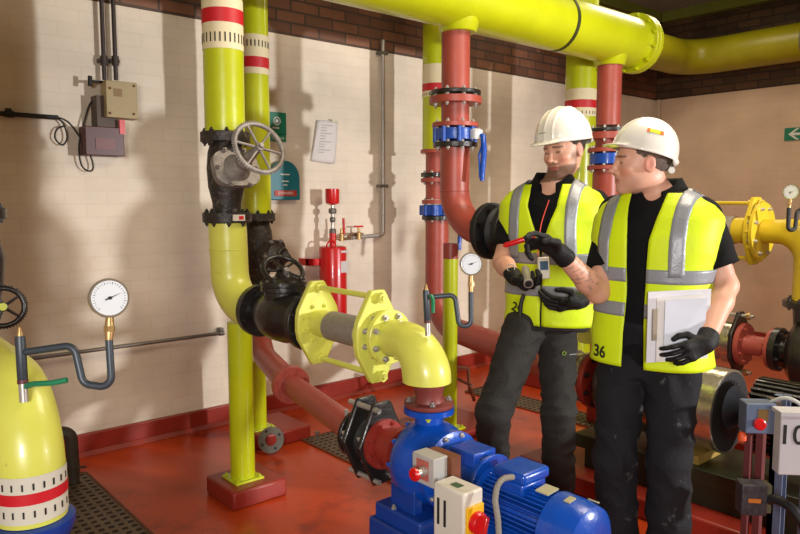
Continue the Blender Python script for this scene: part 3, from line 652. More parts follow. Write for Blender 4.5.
MB().tube(fillet([P(55, 432, 3.52), P(71, 433, 3.54), P(74, 474, 3.58)], .04, 5), .030, 16).build('pipe_body', mat('grimy_olive', (62, 54, 42), .6, var=.3), t)
MB().tube([P(74, 474, 3.58), V((P(74, 474, 3.58).x, P(74, 474, 3.58).y, .008))], .026, 14).build('lower_pipe', MATS['grimy_olive'], t)
MB().tube([P(62, 467, 3.55), P(86, 467, 3.55)], .006, 8).build('cross_pin', MATS['grimy_olive'], t)
# ------------------------------------------------------------------ back wall fittings
def PY_(x, y, yy):
    s = (x-400)/F; v = FW+RT*s+UPV*((267-y)/F); return V((0, 0, EYE)) + v*(yy/v.y)
W0 = WY-.002
t = thing('conduit_run', 'two dark conduits dropping side by side from the ceiling to the cream switch box', 'conduit', PY_(108, 80, W0-.04))
for x in (103, 114.5):
    b_ = PY_(x+1.5, 80, W0-.04)
    MB().cyl((b_.x, W0-.04, b_.z), (b_.x, W0-.04, ZC-.17), .012, n=12).build('conduit_pipe', mat('dark_conduit', (52, 40, 38), .5), t)
    MB().cyl((b_.x, W0-.04, b_.z+.08), (b_.x, W0-.04, b_.z+.13), .019, n=12).build('coupling', MATS['dark_conduit'], t)
    MB().box((b_.x, W0-.02, b_.z+.105), (.05, .04, .02)).build('saddle_clip', MATS['dark_conduit'], t)
def wallbox(x0, y0, x1, y1, yy, dpt):
    a = PY_(x0, y1, yy); b = PY_(x1, y0, yy); return MB().bx((a.x, yy, min(a.z, b.z)), (b.x, yy+dpt, max(a.z, b.z)))
t = thing('switch_box', 'cream wall switch box with red lever under the two dark conduits', 'switch', PY_(120, 118, W0-.13))
wallbox(107, 83, 137, 117, W0-.14, .09).build('enclosure', mat('aged_cream_metal', (164, 146, 104), .5, var=.1), t, bevel=.004)
for (x, y) in ((110, 88), (134, 86), (110, 113), (134, 114)): MB().cyl(PY_(x, y, W0-.146), PY_(x, y, W0-.139), .007, n=10).build('cover_screw', brown, t)
MB().bx(tuple(PY_(114, 96, W0-.1405)), tuple(PY_(122, 89, W0-.1425))).build('badge', mat('tan_badge', (140, 112, 74), .6), t)
wallbox(98, 96, 108, 134, W0-.10, .1).build('back_bracket', mat('grey_brown_metal', (84, 70, 62), .6), t)
wallbox(107, 117, 118, 134, W0-.09, .06).build('neck_box', MATS['grey_brown_metal'], t)
MB().cyl(PY_(90, 81, W0-.09), PY_(104, 82, W0-.09), .007, n=10).cyl(PY_(90, 76, W0-.09), PY_(90, 86, W0-.09), .012, n=10).build('side_handle', dark, t)
wallbox(120, 120, 125, 134, W0-.12, .02).build('red_lever', bright_red, t)
t = thing('starter_box', 'dark maroon box on the wall under the cream switch box', 'switch', PY_(105, 154, W0-.1))
wallbox(86, 128, 124, 155, W0-.115, .113).build('enclosure', mat('maroon_box_paint', (74, 24, 28), .4), t, bevel=.004)
wallbox(96, 139, 115, 149, W0-.118, .004).build('badge', mat('maroon_badge', (100, 36, 40), .4), t)
t = thing('cable', 'thin black cable looping on the wall beside the maroon box', 'cable', PY_(85, 170, W0-.03))
def sm(pts, k=6):
    pts = [V(p) for p in pts]; out = []
    for i in range(len(pts)-1):
        p0 = pts[max(i-1, 0)]; p1 = pts[i]; p2 = pts[i+1]; p3 = pts[min(i+2, len(pts)-1)]
        for j in range(k):
            s = j/k; out.append(.5*((2*p1)+(p2-p0)*s+(2*p0-5*p1+4*p2-p3)*s*s+(3*p1-p0-3*p2+p3)*s*s*s))
    out.append(pts[-1]); return out
MB().tube(sm([PY_(x, y, W0-.03) for x, y in ((57, 117), (68, 122), (79, 136), (90, 155), (93, 168), (88, 171), (81, 164), (79, 145), (84, 122), (90, 104), (98, 99))]), .0045, 8).build('long_loop', dark, t)
MB().tube(sm([PY_(x, y, W0-.026) for x, y in ((57, 117), (64, 125), (67, 138), (62, 145), (55, 138), (57, 129), (64, 126))]), .0045, 8).build('small_loop', dark, t)
c0 = PY_(-20, 112, W0-.03); c1 = PY_(58, 117, W0-.03)
t = thing('conduit_run', 'short dark horizontal conduit at the upper left edge of the wall', 'conduit', c1)
MB().cyl(c0, (c1.x, W0-.03, c0.z), .012, n=12).build('conduit_pipe', dark, t)
cc = PY_(9, 112, W0-.03); MB().cyl((cc.x-.02, W0-.03, c0.z), (cc.x+.02, W0-.03, c0.z), .018, n=12).bx((cc.x-.012, W0-.03, c0.z-.012), (cc.x+.012, W0, c0.z+.03)).build('saddle_clip', dark, t)
c1 = PY_(222, 333, W0-.05); zz = .605
t = thing('thin_pipe', 'long thin grey pipe running low along the back wall at left', 'pipe', (1.2, W0-.05, zz))
MB().cyl((-1.2, W0-.05, zz), (c1.x, W0-.05, zz), .011, n=12).build('pipe_body', dullsteel, t)
MB().cyl((c1.x-.02, W0-.05, zz), (c1.x+.01, W0-.05, zz), .017, n=12).bx((c1.x-.012, W0-.05, zz-.015), (c1.x+.012, W0, zz+.03)).build('saddle_clip', dullsteel, t)
# first-aid sign and eyewash station
t = thing('first_aid_sign', 'small green and white first aid sign above the teal eyewash panel', 'sign', PY_(278, 133, W0-.01))
wallbox(270, 113, 286, 134, W0-.008, .006).build('sign_board', mat('sign_green', (14, 122, 92), .5), t)
wallbox(270, 134.5, 286, 141, W0-.008, .006).build('sign_strip', MATS['sign_green'], t)
m_w = mat('sign_white', (220, 224, 220), .5)
b = MB(); c = PY_(277, 121, W0-.0092)
b.torus(c, (0, 1, 0), .025, .004, 24, 6); b.cyl(c, c+V((0, -.001, 0)), .012, n=14); b.box(c+V((-.01, 0, -.045)), (.05, .001, .012)).build('eye_symbol', m_w, t)
text('lettering', 'Eye wash', PY_(278, 138, W0-.0085), (1, 0, 0), (0, 0, 1), .026, m_w, t)
t = thing('eyewash_station', 'teal round-topped eyewash panel with red strip hanging on the back wall', 'eyewash', PY_(285, 200, W0-.03))
a = PY_(271, 200, W0-.05); bq = PY_(300, 161, W0-.05)
w_ = bq.x-a.x; h_ = bq.z-a.z; cx = (a.x+bq.x)/2
poly = [(0, -w_/2), (0, w_/2), (h_*.55, w_/2)] + [(h_*.55+h_*.45*math.sin(k*math.pi/16), w_/2*math.cos(k*math.pi/16)) for k in range(1, 16)] + [(h_*.55, -w_/2)]
MB().prism((cx, W0, a.z), (0, -1, 0), (0, 0, 1), poly, .002, .045).build('panel', mat('teal_plastic', (10, 112, 128), .35), t, bevel=.005)
MB().box((cx, W0-.046, a.z+.045), (w_*.75, .004, .038)).build('red_strip', mat('strip_red', (176, 52, 44), .5), t)
for k, z_ in enumerate((.17, .125, .10)): MB().box((cx, W0-.046, a.z+z_), (.07-.02*k, .003, .008)).build('printed_line', m_w, t)
text('lettering', 'EYEWASH', (cx, W0-.0487, a.z+.045), (1, 0, 0), (0, 0, 1), .026, m_w, t)
# paper notice
t = thing('paper_notice', 'creased white paper notice taped to the back wall', 'paper', PY_(322, 162, W0-.01))
cs = [PY_(317, 120, W0-.006), PY_(338, 121, W0-.022), PY_(334, 164, W0-.024), PY_(311, 161, W0-.006)]
vs = []; nx, ny = 6, 10
for j in range(ny+1):
    for i in range(nx+1):
        s_, r_ = i/nx, j/ny
        p = cs[0]*(1-s_)*(1-r_)+cs[1]*s_*(1-r_)+cs[2]*s_*r_+cs[3]*(1-s_)*r_
        vs.append(p+V((0, -.006*math.sin(s_*5+r_*4)-.004, 0)))
b = MB().add(vs, [(j*(nx+1)+i, j*(nx+1)+i+1, (j+1)*(nx+1)+i+1, (j+1)*(nx+1)+i) for j in range(ny) for i in range(nx)])
pp = b.build('sheet', mat('white_paper', (214, 210, 208), .7, var=.02), t); sol = pp.modifiers.new('s', 'SOLIDIFY'); sol.thickness = .001
b = MB()
for k in range(11):
    r_ = .12+k*.065; p0 = cs[0]*(1-r_)+cs[3]*r_; p1 = cs[1]*(1-r_)+cs[2]*r_
    q0 = p0.lerp(p1, .18); q1 = p0.lerp(p1, .45 if k % 3 else .75); q0.y = q1.y = W0-.03
    b.box((q0+q1)/2+V((0, -.0, 0)), ((q1-q0).length, .0006, .003))
b.build('print_lines', mat('grey_ink', (130, 128, 128), .7), t)
MB().box(cs[1].lerp(cs[0], .2)+V((0, -.012, 0)), (.05, .001, .02)).build('tape', mat('clear_tape', (206, 200, 180), .3), t)
# small screw holes / plugs in the wall and steel conduit
cx = PY_(383, 120, W0-.04).x
t = thing('conduit_run', 'thin pale steel conduit running vertically down the middle of the back wall', 'conduit', (cx, W0-.04, 1.2))
z0 = PY_(383, 235, W0-.04).z; z1 = PY_(383, 40, W0-.04).z; xl = PY_(352, 236, W0-.04).x
MB().tube(fillet([(cx, W0-.04, z1), (cx, W0-.04, z0), (xl, W0-.04, z0-.01)], .03, 5), .0145, 14).build('conduit_pipe', mat('pale_galvanised', (172, 168, 162), .4, .5), t)
for yy in (53, 186):
    z_ = PY_(383, yy, W0-.04).z; MB().box((cx, W0-.03, z_), (.07, .06, .022)).build('saddle_clip', dullsteel, t)
# red pressure cylinder
ex = PY_(333, 270, 3.98).x; EYc = 3.98
t = thing('pressure_cylinder', 'tall signal-red cylinder with small red cup and valves on the back wall', 'cylinder', (ex, EYc, .67))
zb, zt = PY_(333, 312, EYc).z, PY_(333, 246, EYc).z
MB().lathe((ex, EYc, zb-.1), (0, 0, 1), [(0, .085), (.01, .095), (zt-zb+.08, .095), (zt-zb+.095, .09), (zt-zb+.10, .07)], 40).build('cylinder_body', bright_red, t)
MB().bx((ex-.19, EYc+.02, PY_(325, 262, EYc).z-.02), (ex-.08, EYc+.05, PY_(325, 262, EYc).z+.025)).bx((ex-.19, EYc+.02, PY_(325, 262, EYc).z-.02), (ex-.15, W0, PY_(325, 262, EYc).z+.025)).build('wall_bracket', bright_red, t)
MB().torus((ex-.03, EYc-.02, zt+.005), (0, 1, .2), .035, .006, 24, 6).build('lift_ring', bright_red, t)
MB().prism((ex+.03, EYc, zt-.14), (0.0, -1, 0), (0, 0, 1), [(-.04, -.032), (-.04, .032), (.04, .032), (.04, -.032)], .0905, .096).build('white_label', mat('pale_label', (196, 190, 186), .5), t)
MB().prism((ex+.03, EYc, zt-.035), (0.0, -1, 0), (0, 0, 1), [(-.008, -.03), (-.008, .03), (.008, .03), (.008, -.03)], .0895, .0965).build('small_label', MATS['pale_label'], t)
zc = PY_(332, 205, EYc).z
MB().lathe((ex, EYc, zc), (0, 0, 1), [(0, .02), (.01, .044), (.022, .048), (.11, .048), (.112, .04)], 28).build('red_cup', bright_red, t)
MB().cyl((ex, EYc, zt), (ex, EYc, zc), .012, n=12).build('riser_tube', steel, t)
MB().cyl((ex, EYc, zt+.0), (ex, EYc, zt+.09), .024, n=14).build('red_neck', bright_red, t)
for z_, r_ in ((zc-.06, .028), (zc-.12, .02), (zc-.20, .024)): MB().lathe((ex, EYc, z_), (0, 0, 1), [(0, r_*.7), (.008, r_), (.03, r_), (.038, r_*.7)], 8).build('brass_fitting', dullsteel, t)
zv = PY_(345, 238, EYc).z
t = thing('branch_tube', 'small brass tube with red tap handles joining the red cylinder to the steel conduit', 'pipe', (ex+.1, EYc, zv))
MB().tube(sm([(ex+.02, EYc, zv), (ex+.09, EYc, zv-.005), (ex+.14, EYc+.02, zv-.005), (ex+.18, EYc+.04, zv+.02), (ex+.26, W0-.04, zv+.02), (ex+.34, W0-.04, zv+.015)]), .011, 12).build('tube', mat('aged_bronze', (150, 120, 90), .4, .6), t)
for dx, h in ((.075, .05), (.28, .035)):
    MB().lathe((ex+dx, EYc+(.0 if dx < .1 else .07), zv-.02), (0, 0, 1), [(0, .018), (.05, .018), (.055, .01), (.09, .008)], 12).build('tap_body', brass, t)
MB().cyl((ex+.09, EYc-.01, zv+.03), (ex+.085, EYc-.01, zv+.14), .009, n=10).build('red_lever', bright_red, t)
MB().box((ex+.28, EYc+.07, zv+.075), (.07, .02, .012)).build('tap_handle', bright_red, t)
# arrow sign on right wall
def PX_(x, y, xx):
    s = (x-400)/F; v = FW+RT*s+UPV*((267-y)/F); return V((0, 0, EYE)) + v*(xx/v.x)
t = thing('arrow_sign', 'green exit sign with white left-pointing arrow on the right wall', 'sign', PX_(795, 141, WX-.01))
a = PX_(784, 141, WX-.012); bq = PX_(803, 128, WX-.012); yw = a.y-.42; hgt = bq.z-a.z
MB().bx((WX-.012, yw, a.z), (WX-.003, a.y, bq.z+.01)).build('sign_board', MATS['sign_green'], t)
cy = a.y-.13; cz = (a.z+bq.z)/2+.005; xx = WX-.0135
MB().add([(xx, cy+.095, cz), (xx, cy+.02, cz+.055), (xx, cy-.005, cz+.055), (xx, cy+.05, cz+.012), (xx, cy-.09, cz+.012), (xx, cy-.09, cz-.012), (xx, cy+.05, cz-.012), (xx, cy-.005, cz-.055), (xx, cy+.02, cz-.055)], [(0, 1, 2, 3), (0, 3, 4, 5, 6), (0, 6, 7, 8)]).build('arrow', m_w, t)
MB().bx((xx, cy-.25, cz-.05), (xx+.001, cy-.14, cz+.05)).build('running_man_panel', m_w, t)
tag(MB().cyl((WX-.02, WY-.05, .13), (WX-.02, WY-.05, ZB), .018, n=10).build('corner_conduit', mat('painted_conduit', (196, 180, 156), .6)), 'thin cream-painted conduit running up the room corner', 'conduit')
# ------------------------------------------------------------------ right-hand pump set
KX = 4.2; KZ = 1.27
expansion('golden-yellow expansion joint with round bolted flange right of the right workman', KX, 2.25, 1.72, KZ, .195, .13, .075, .082, .16, yellow_deep)
t = elbow_down('yellow_elbow', KX, 1.70, 1.38, KZ, .90, .065, .125, .2, yellow_deep, .165)
t['label'] = 'golden-yellow elbow bending down at the right edge onto the black pump'
bolts(t, (KX, 1.70, KZ), (0, 1, 0), .15, 10, yellow_deep, .013, .02)
tf = thing('yellow_pipe_run', 'golden-yellow pipe hidden behind the right workman feeding the expansion joint', 'pipe', (KX, 2.6, KZ-.1))
MB().tube([(KX, 2.275, KZ), (KX, 2.75, KZ)], .1, 24).build('pipe_body', yellow_deep, tf)
t = thing('water_pump', 'black centrifugal pump at the right edge under the golden-yellow elbow', 'pump', (KX, 1.4, .12))
flange(t, (KX, 1.38, .862), (0, 0, 1), .17, .035, cast, 10, cast, .012)
MB().lathe((KX, 1.38, .62), (0, 0, 1), [(0, .14), (.12, .11), (.25, .12)], 32).build('nozzle', cast, t)
MB().lathe((KX, 1.50, .60), (0, -1, 0), [(0, .09), (.02, .16), (.06, .21), (.13, .225), (.2, .20), (.25, .12)], 48).build('volute_casing', cast, t)
MB().lathe((KX, 1.50, .60), (0, 1, 0), [(0, .07), (.04, .07), (.05, .125), (.085, .125), (.09, .11)], 36).build('suction_flange', cast, t)
bolts(t, (KX, 1.55, .60), (0, -1, 0), .105, 8, cast, .012, .018)
MB().bx((KX-.2, .5, .12), (KX+.2, 1.6, .34)).build('base_frame', cast, t)
t = thing('red_spool', 'dark red flanged spool on the suction side of the black pump', 'pipe', (KX, 1.75, .48))
MB().lathe((KX, 1.60, .60), (0, 1, 0), [(0, .06), (.03, .058), (.13, .058), (.16, .065)], 32).build('pipe_body', red_pipe, t)
flange(t, (KX, 1.59, .60), (0, 1, 0), .115, .02, red_pipe, 8, red_pipe, .010)
flange(t, (KX, 1.745, .60), (0, 1, 0), .125, .03, red_pipe, 8, red_pipe, .010)
t = thing('rubber_joint', 'black tied plate and silvery joint behind the right workman\'s gloved hand', 'expansion joint', (KX, 1.95, .4))
poly = [(-.19, -.03), (-.19, .03), (-.15, .06), (-.07, .13), (.07, .13), (.15, .06), (.19, .03), (.19, -.03), (.15, -.06), (.07, -.13), (-.07, -.13), (-.15, -.06)]
for yy in (1.80, 1.98): MB().prism((KX, yy, .6), (0, -1, 0), (0, 0, 1), poly, 0, .022).build('tie_plate', cast, t, bevel=.004)
for s in (-1, 1):
    MB().cyl((KX, 2.03, .6+s*.168), (KX, 1.71, .6+s*.168), .011, n=12).build('tie_rod', steel, t)
    MB().lathe((KX, 1.73, .6+s*.168), (0, 1, 0), [(0, .02), (.02, .02)], 6).build('nut', brass, t)
MB().lathe((KX, 1.805, .6), (0, 1, 0), [(0, .12), (.05, .125), (.05, .108), (.07, .105), (.09, .115), (.12, .12), (.14, .11)], 36).build('silver_band', mat('foil_silver', (198, 192, 172), .22, .9, var=.12, scale=14, bump=.25, bscale=24), t)
MB().tube(fillet([(KX, 1.985, .6), (KX, 2.9, .58)], .1), .06, 20).build('feed_pipe', red_pipe, t)
plinth('dark red floor plinth under the black pump at right', 3.85, .35, 4.6, 2.6, .12)
t = thing('pipe_fittings', 'dark red and black low pipework on the floor behind the foil-clad cylinder', 'pipe', (3.9, 1.9, .12))
MB().tube([(3.75, 2.6, .33), (3.75, 1.2, .33)], .07, 20).build('pipe_body', red_kerb, t)
for yy in (2.3, 1.7): MB().lathe((3.75, yy, .33), (0, 1, 0), [(0, .11), (.03, .11)], 28).build('flange', cast, t)
for yy in (2.4, 1.4): MB().bx((3.7, yy-.03, 0.0), (3.8, yy+.03, .3)).build('stand', red_kerb, t)
# ------------------------------------------------------------------ middle pump set behind the workmen
MX = 3.13; MZ = .50
t = thing('suction_joint', 'silver and dark red flanged joint glimpsed between the two workmen', 'expansion joint', (3.05, 2.1, .35))
for yy, r_, m_ in ((2.20, .13, red_kerb), (2.165, .135, MATS['foil_silver']), (2.12, .12, MATS['foil_silver']), (2.07, .135, MATS['foil_silver']), (2.03, .145, red_kerb)):
    MB().lathe((3.06, yy, .53), (0, -1, 0), [(0, r_-.004), (.004, r_), (.024, r_), (.028, r_-.004)], 32).build('ring', m_, t)
bolts(t, (3.06, 2.0, .53), (0, -1, 0), .12, 8, cast, .014, .02)
t = thing('water_pump', 'foil-clad cylinder and black pump on a base behind the right workman\'s leg', 'pump', (MX, 1.5, .1))
MB().lathe((3.08, 1.98, .52), (0, -1, 0), [(0, .08), (.03, .15), (.09, .18), (.15, .16), (.19, .1), (.24, .09)], 40).build('volute_casing', cast, t)
MB().lathe((MX, 1.76, MZ), (0, -1, 0), [(0, .185), (.005, .19), (.40, .19), (.402, .184)], 56).build('foil_cladding', MATS['foil_silver'], t)
MB().lathe((MX, 1.362, MZ), (0, -1, 0), [(0, .183), (.006, .18), (.012, .06)], 48).build('end_cap', rubber, t)
MB().lathe((MX, 1.35, MZ+.02), (0, -1, 0), [(0, .10), (.05, .06), (.06, .045), (.13, .045)], 32).build('shaft_cone', mat('dark_slate_metal', (46, 54, 70), .45), t)
nf = 36; poly = []
for k in range(nf):
    a = 2*math.pi*k/nf
    for da, r in ((0, .13), (.035, .13), (.045, .165), (.095, .165), (.11, .13)): poly.append((r*math.cos(a+da*1.3), r*math.sin(a+da*1.3)))
MB().prism((MX, 1.235, MZ+.02), (0, -1, 0), (0, 0, 1), poly, 0, .5).build('motor_body', cast, t, angle=30)
MB().bx((MX-.19, .5, .20), (MX+.19, 2.05, .27)).bx((MX-.17, .55, .10), (MX-.11, 2.0, .20)).bx((MX+.11, .55, .1), (MX+.17, 2.0, .2)).build('base_frame', mat('dark_green_metal', (34, 40, 26), .4, var=.2), t, bevel=.004)
tag(MB().bx((MX-.15, 1.42, .271), (MX+.1, 1.56, .31)).build('wooden_block', mat('yellow_timber', (150, 122, 52), .6, var=.2)), 'yellowish wooden block under the foil-clad cylinder', 'block')
plinth('low dark red floor plinth between and behind the workmen\'s feet', MX-.3, .4, MX+.32, 2.32, .1)
# ------------------------------------------------------------------ switch post at the lower right
t = sp_ = thing('switch_post', 'blue-grey steel channel post standing at the lower right', 'post', (2.60, .98, 0))
MB().bx((2.585, .955, 0), (2.63, .975, .76)).bx((2.585, .93, 0), (2.592, .975, .76)).bx((2.623, .93, 0), (2.63, .975, .76)).build('channel', bluegrey, t)
q = P(749, 440, 2.45)
MB().bx((q.x-.012, q.y-.01, 0), (q.x+.012, q.y+.01, .74)).build('channel', mat('maroon_conduit', (96, 44, 42), .5), t)
q = P(761, 440, 2.45)
MB().bx((q.x-.014, q.y-.012, 0), (q.x+.014, q.y+.012, .74)).build('channel', MATS['maroon_conduit'], t)
def facing(px, py, d, w, h, dep, yaw=0):
    "box turned about the vertical; returns centre and rotation"
    return P(px, py, d), Matrix.Rotation(yaw, 3, 'Z')
c, R_ = facing(757, 416, 2.42, 0, 0, 0, YAW-math.pi/2-.1)
t = thing('emergency_stop_box', 'blue-grey emergency stop box with red button on the right-hand post', 'switch', c)
MB().box(c, (.098, .07, .105), R_).build('enclosure', bluegrey, t, bevel=.004)
MB().box(c+R_ @ V((.06, .012, .002)), (.022, .06, .11), R_).build('side_plate', mat('grey_brown_metal', (84, 70, 62), .6), t)
fn = R_ @ V((0, -1, 0)); fx = R_ @ V((1, 0, 0))
MB().box(c+fn*.0355+fx*.006+V((0, 0, .012)), (.034, .002, .045), R_).build('face_label', mat('dark_yellow_label', (110, 86, 40), .5), t)
MB().lathe(c+fn*.035+fx*-.012+V((0, 0, -.012)), fn, [(0, .012), (.015, .012), (.018, .02), (.026, .02), (.03, .015)], 24).build('red_button', bright_red, t)
c, R_ = facing(751, 497, 2.35, 0, 0, 0, YAW-math.pi/2-.1)
t = thing('junction_box', 'dark speckled junction box with orange label low on the right-hand post', 'box', c)
MB().box(c, (.082, .06, .105), R_).build('enclosure', mat('speckled_grey', (66, 66, 72), .5, .3, var=.4, scale=60), t, bevel=.004)
MB().box(c+fn*.031, (.04, .002, .014), R_).build('orange_label', mat('orange_label', (196, 116, 40), .5), t)
MB().box(c+R_ @ V((.05, .01, 0)), (.02, .05, .095), R_).build('side_cover', mat('olive_metal', (74, 66, 44), .6), t)
t = tag(MB().tube(sm([c+R_ @ V((.05, -.02, 0)), P(778, 500, 2.3), P(795, 512, 2.25), P(815, 545, 2.2)]), .016, 14).build('black_cable', rubber), 'thick black cable leaving the junction box at the lower right', 'cable')
c, R_ = facing(809, 443, 2.25, 0, 0, 0, YAW-math.pi/2-.1)
t = thing('number_plate', 'white plate with black number 10 at the lower right edge', 'sign', c)
MB().box(c, (.20, .05, .20), R_).build('panel', mat('panel_white', (186, 186, 190), .5), t, bevel=.003)
MB().box(c+R_ @ V((0, 0, .102)), (.21, .07, .012), R_).build('top_ledge', MATS['panel_white'], t)
text('number', '10', c+fn*.0256+fx*-.064+V((0, 0, .03)), fx, (0, 0, 1), .090, dark, t, bold=.0008)
MB().tube([c+V((0, 0, -.1)), V((c.x, c.y, 0))], .02, 12).build('stand', bluegrey, t)
MB().tube(sm([P(771, 402, 2.42), P(785, 398, 2.35), P(800, 404, 2.3), P(815, 420, 2.26)]), .007, 8).build('white_cable', mat('cable_white', (190, 194, 200), .5), t)
# orange cone tip
c = P(742, 440, 2.44)
MB().lathe(c, (0, 0, 1), [(0, .014), (.02, .014), (.03, .008)], 14).build('orange_cap', mat('orange_plastic', (226, 84, 30), .5), sp_)
# ================================================================== people: smooth distance fields turned into one continuous mesh
import openvdb as vdb
def npv(p): return np.array([p[0], p[1], p[2]], dtype=np.float32)
class Field:
    def __init__(s, lo, hi, vox):
        s.lo = np.array(lo, dtype=np.float64); s.vox = vox
        s.n = np.ceil((np.array(hi)-s.lo)/vox).astype(int)+1
        s.a = np.full(tuple(s.n), .2, dtype=np.float32)
    def put(s, fn, lo, hi, k=.01, mode='add', pad=.03):
        i0 = np.maximum(((np.array(lo)-pad-k*2-s.lo)/s.vox).astype(int), 0); i1 = np.minimum(((np.array(hi)+pad+k*2-s.lo)/s.vox).astype(int)+2, s.n)
        if (i1 <= i0).any(): return
        ax = [s.lo[j]+s.vox*np.arange(i0[j], i1[j]) for j in range(3)]
        X_ = ax[0][:, None, None].astype(np.float32); Y_ = ax[1][None, :, None].astype(np.float32); Z_ = ax[2][None, None, :].astype(np.float32)
        d = fn(X_, Y_, Z_); sl = tuple(slice(i0[j], i1[j]) for j in range(3)); a = s.a[sl]
        if mode == 'add':
            h = np.clip(.5+.5*(a-d)/k, 0, 1); s.a[sl] = a*(1-h)+d*h-k*h*(1-h)
        else:
            d = -d; h = np.clip(.5-.5*(a-d)/k, 0, 1); s.a[sl] = a*(1-h)+d*h+k*h*(1-h)
    def cap(s, a, b, ra, rb, k=.01, flat=None, fs=1.0, mode='add', cut=None):
        a = npv(a); b = npv(b); ab = b-a; L2 = float(ab.dot(ab)); m = max(ra, rb)
        fl = npv(V(flat).normalized()) if flat is not None else None
        cutn = None if cut is None else (npv(cut[0]), npv(V(cut[1]).normalized()))
        def fn(X_, Y_, Z_):
            x, y, z = X_-a[0], Y_-a[1], Z_-a[2]
            t = np.clip((x*ab[0]+y*ab[1]+z*ab[2])/L2, 0, 1)
            x = x-t*ab[0]; y = y-t*ab[1]; z = z-t*ab[2]; q = x*x+y*y+z*z
            if fl is not None:
                c = x*fl[0]+y*fl[1]+z*fl[2]; q = q+(fs*fs-1)*c*c
            d = np.sqrt(q)-(ra+(rb-ra)*t)
            if cutn is not None:
                d = np.maximum(d, (X_-cutn[0][0])*cutn[1][0]+(Y_-cutn[0][1])*cutn[1][1]+(Z_-cutn[0][2])*cutn[1][2])
            return d
        s.put(fn, np.minimum(a, b)-m, np.maximum(a, b)+m, k, mode); return s
    def ell(s, c, r, M, k=.01, mode='add', cut=None):
        "ellipsoid, radii r along the columns of M"
        c = npv(c); M_ = np.array(M, dtype=np.float32); R_ = max(r)
        def fn(X_, Y_, Z_):
            p = [X_-c[0], Y_-c[1], Z_-c[2]]; k0 = 0; k1 = 0
            for j in range(3):
                q = p[0]*M_[0, j]+p[1]*M_[1, j]+p[2]*M_[2, j]; k0 = k0+(q/r[j])**2; k1 = k1+(q/(r[j]*r[j]))**2
            k0 = np.sqrt(k0); d = k0*(k0-1)/np.sqrt(k1+1e-9)
            if cut is not None:
                d = np.maximum(d, (X_-cut[0][0])*cut[1][0]+(Y_-cut[0][1])*cut[1][1]+(Z_-cut[0][2])*cut[1][2])
            return d
        s.put(fn, c-R_, c+R_, k, mode); return s
    def mesh(s, name, m, parent, disp=None, color=None, smooth=2):
        g = vdb.FloatGrid(.2); g.copyFromArray(s.a); p, q = g.convertToQuads(0.0)
        p = s.lo + p.astype(np.float64)*s.vox; q = q[:, ::-1]
        # light relaxation, then optional displacement along the normals
        e = np.concatenate([q[:, [0, 1]], q[:, [1, 2]], q[:, [2, 3]], q[:, [3, 0]]]); e = np.concatenate([e, e[:, ::-1]])
        cnt = np.bincount(e[:, 0], minlength=len(p))[:, None]
        for it in range(smooth):
            av = np.stack([np.bincount(e[:, 0], weights=p[e[:, 1], j], minlength=len(p)) for j in range(3)], 1)/np.maximum(cnt, 1)
            p = p+(av-p)*.6
        org = np.array(wloc(parent))
        me = bpy.data.meshes.new(name); me.vertices.add(len(p)); me.vertices.foreach_set('co', (p-org).ravel())
        me.loops.add(len(q)*4); me.loops.foreach_set('vertex_index', q.ravel().astype(np.int32))
        me.polygons.add(len(q)); me.polygons.foreach_set('loop_start', np.arange(0, len(q)*4, 4, dtype=np.int32))
        me.update(calc_edges=True)
        n = np.empty(len(p)*3, dtype=np.float32); me.vertices.foreach_get('normal', n); n = n.reshape(-1, 3)
        # outward check
        if np.mean(np.sum(n*(p-p.mean(0)), 1)) < 0: me.flip_normals(); n = -n
        if disp is not None:
            p = p + n*disp(p)[:, None]; me.vertices.foreach_set('co', (p-org).ravel())
        me.polygons.foreach_set('use_smooth', [True]*len(me.polygons)); me.materials.append(m)
        if color is not None:
            ca = me.color_attributes.new('tone', 'FLOAT_COLOR', 'POINT'); cc = np.ones((len(p), 4), dtype=np.float32); cc[:, :3] = color(p)
            ca.data.foreach_set('color', cc.ravel())
        me.update(); o = bpy.data.objects.new(name, me); C.objects.link(o); o.parent = parent; return o
skin = bpy.data.materials.new('skin'); skin.use_nodes = True; nt = skin.node_tree; bs = nt.nodes['Principled BSDF']
at = nt.nodes.new('ShaderNodeAttribute'); at.attribute_name = 'tone'; nt.links.new(at.outputs['Color'], bs.inputs['Base Color'])
bs.inputs['Roughness'].default_value = .48; bs.inputs['Subsurface Weight'].default_value = .12; bs.inputs['Subsurface Radius'].default_value = (.01, .004, .002); bs.inputs['Subsurface Scale'].default_value = .5
black_knit = mat('black_polo_cloth', (17, 17, 18), .9, spec=.2, var=.12, scale=20, bump=.2, bscale=350)
black_glove = mat('black_work_glove', (20, 20, 21), .6, spec=.3, var=.2, scale=30, bump=.35, bscale=160)
work_trouser = mat('black_work_trousers', (25, 25, 29), .85, spec=.3, var=.14, scale=9, bump=.3, bscale=60, dirt=(120, 118, 116), dirt_amt=.05, dscale=11)
work_trouser2 = mat('charcoal_work_trousers', (44, 42, 39), .85, spec=.3, var=.12, scale=9, bump=.3, bscale=60)
hivis = mat('hi_vis_yellow_cloth', (212, 238, 10), .6, var=.04, scale=9, bump=.15, bscale=40)
tape_m = mat('reflective_tape', (142, 146, 152), .4, .15, var=.04, bump=.15, bscale=120)
hat_m = mat('white_helmet_plastic', (226, 224, 214), .22, var=.02, coat=.4)
hair_m = mat('dark_brown_hair', (52, 38, 30), .7, var=.3, scale=60, bump=.6, bscale=240)
boot_m = mat('black_boot_leather', (24, 22, 22), .5, bump=.2, bscale=60)
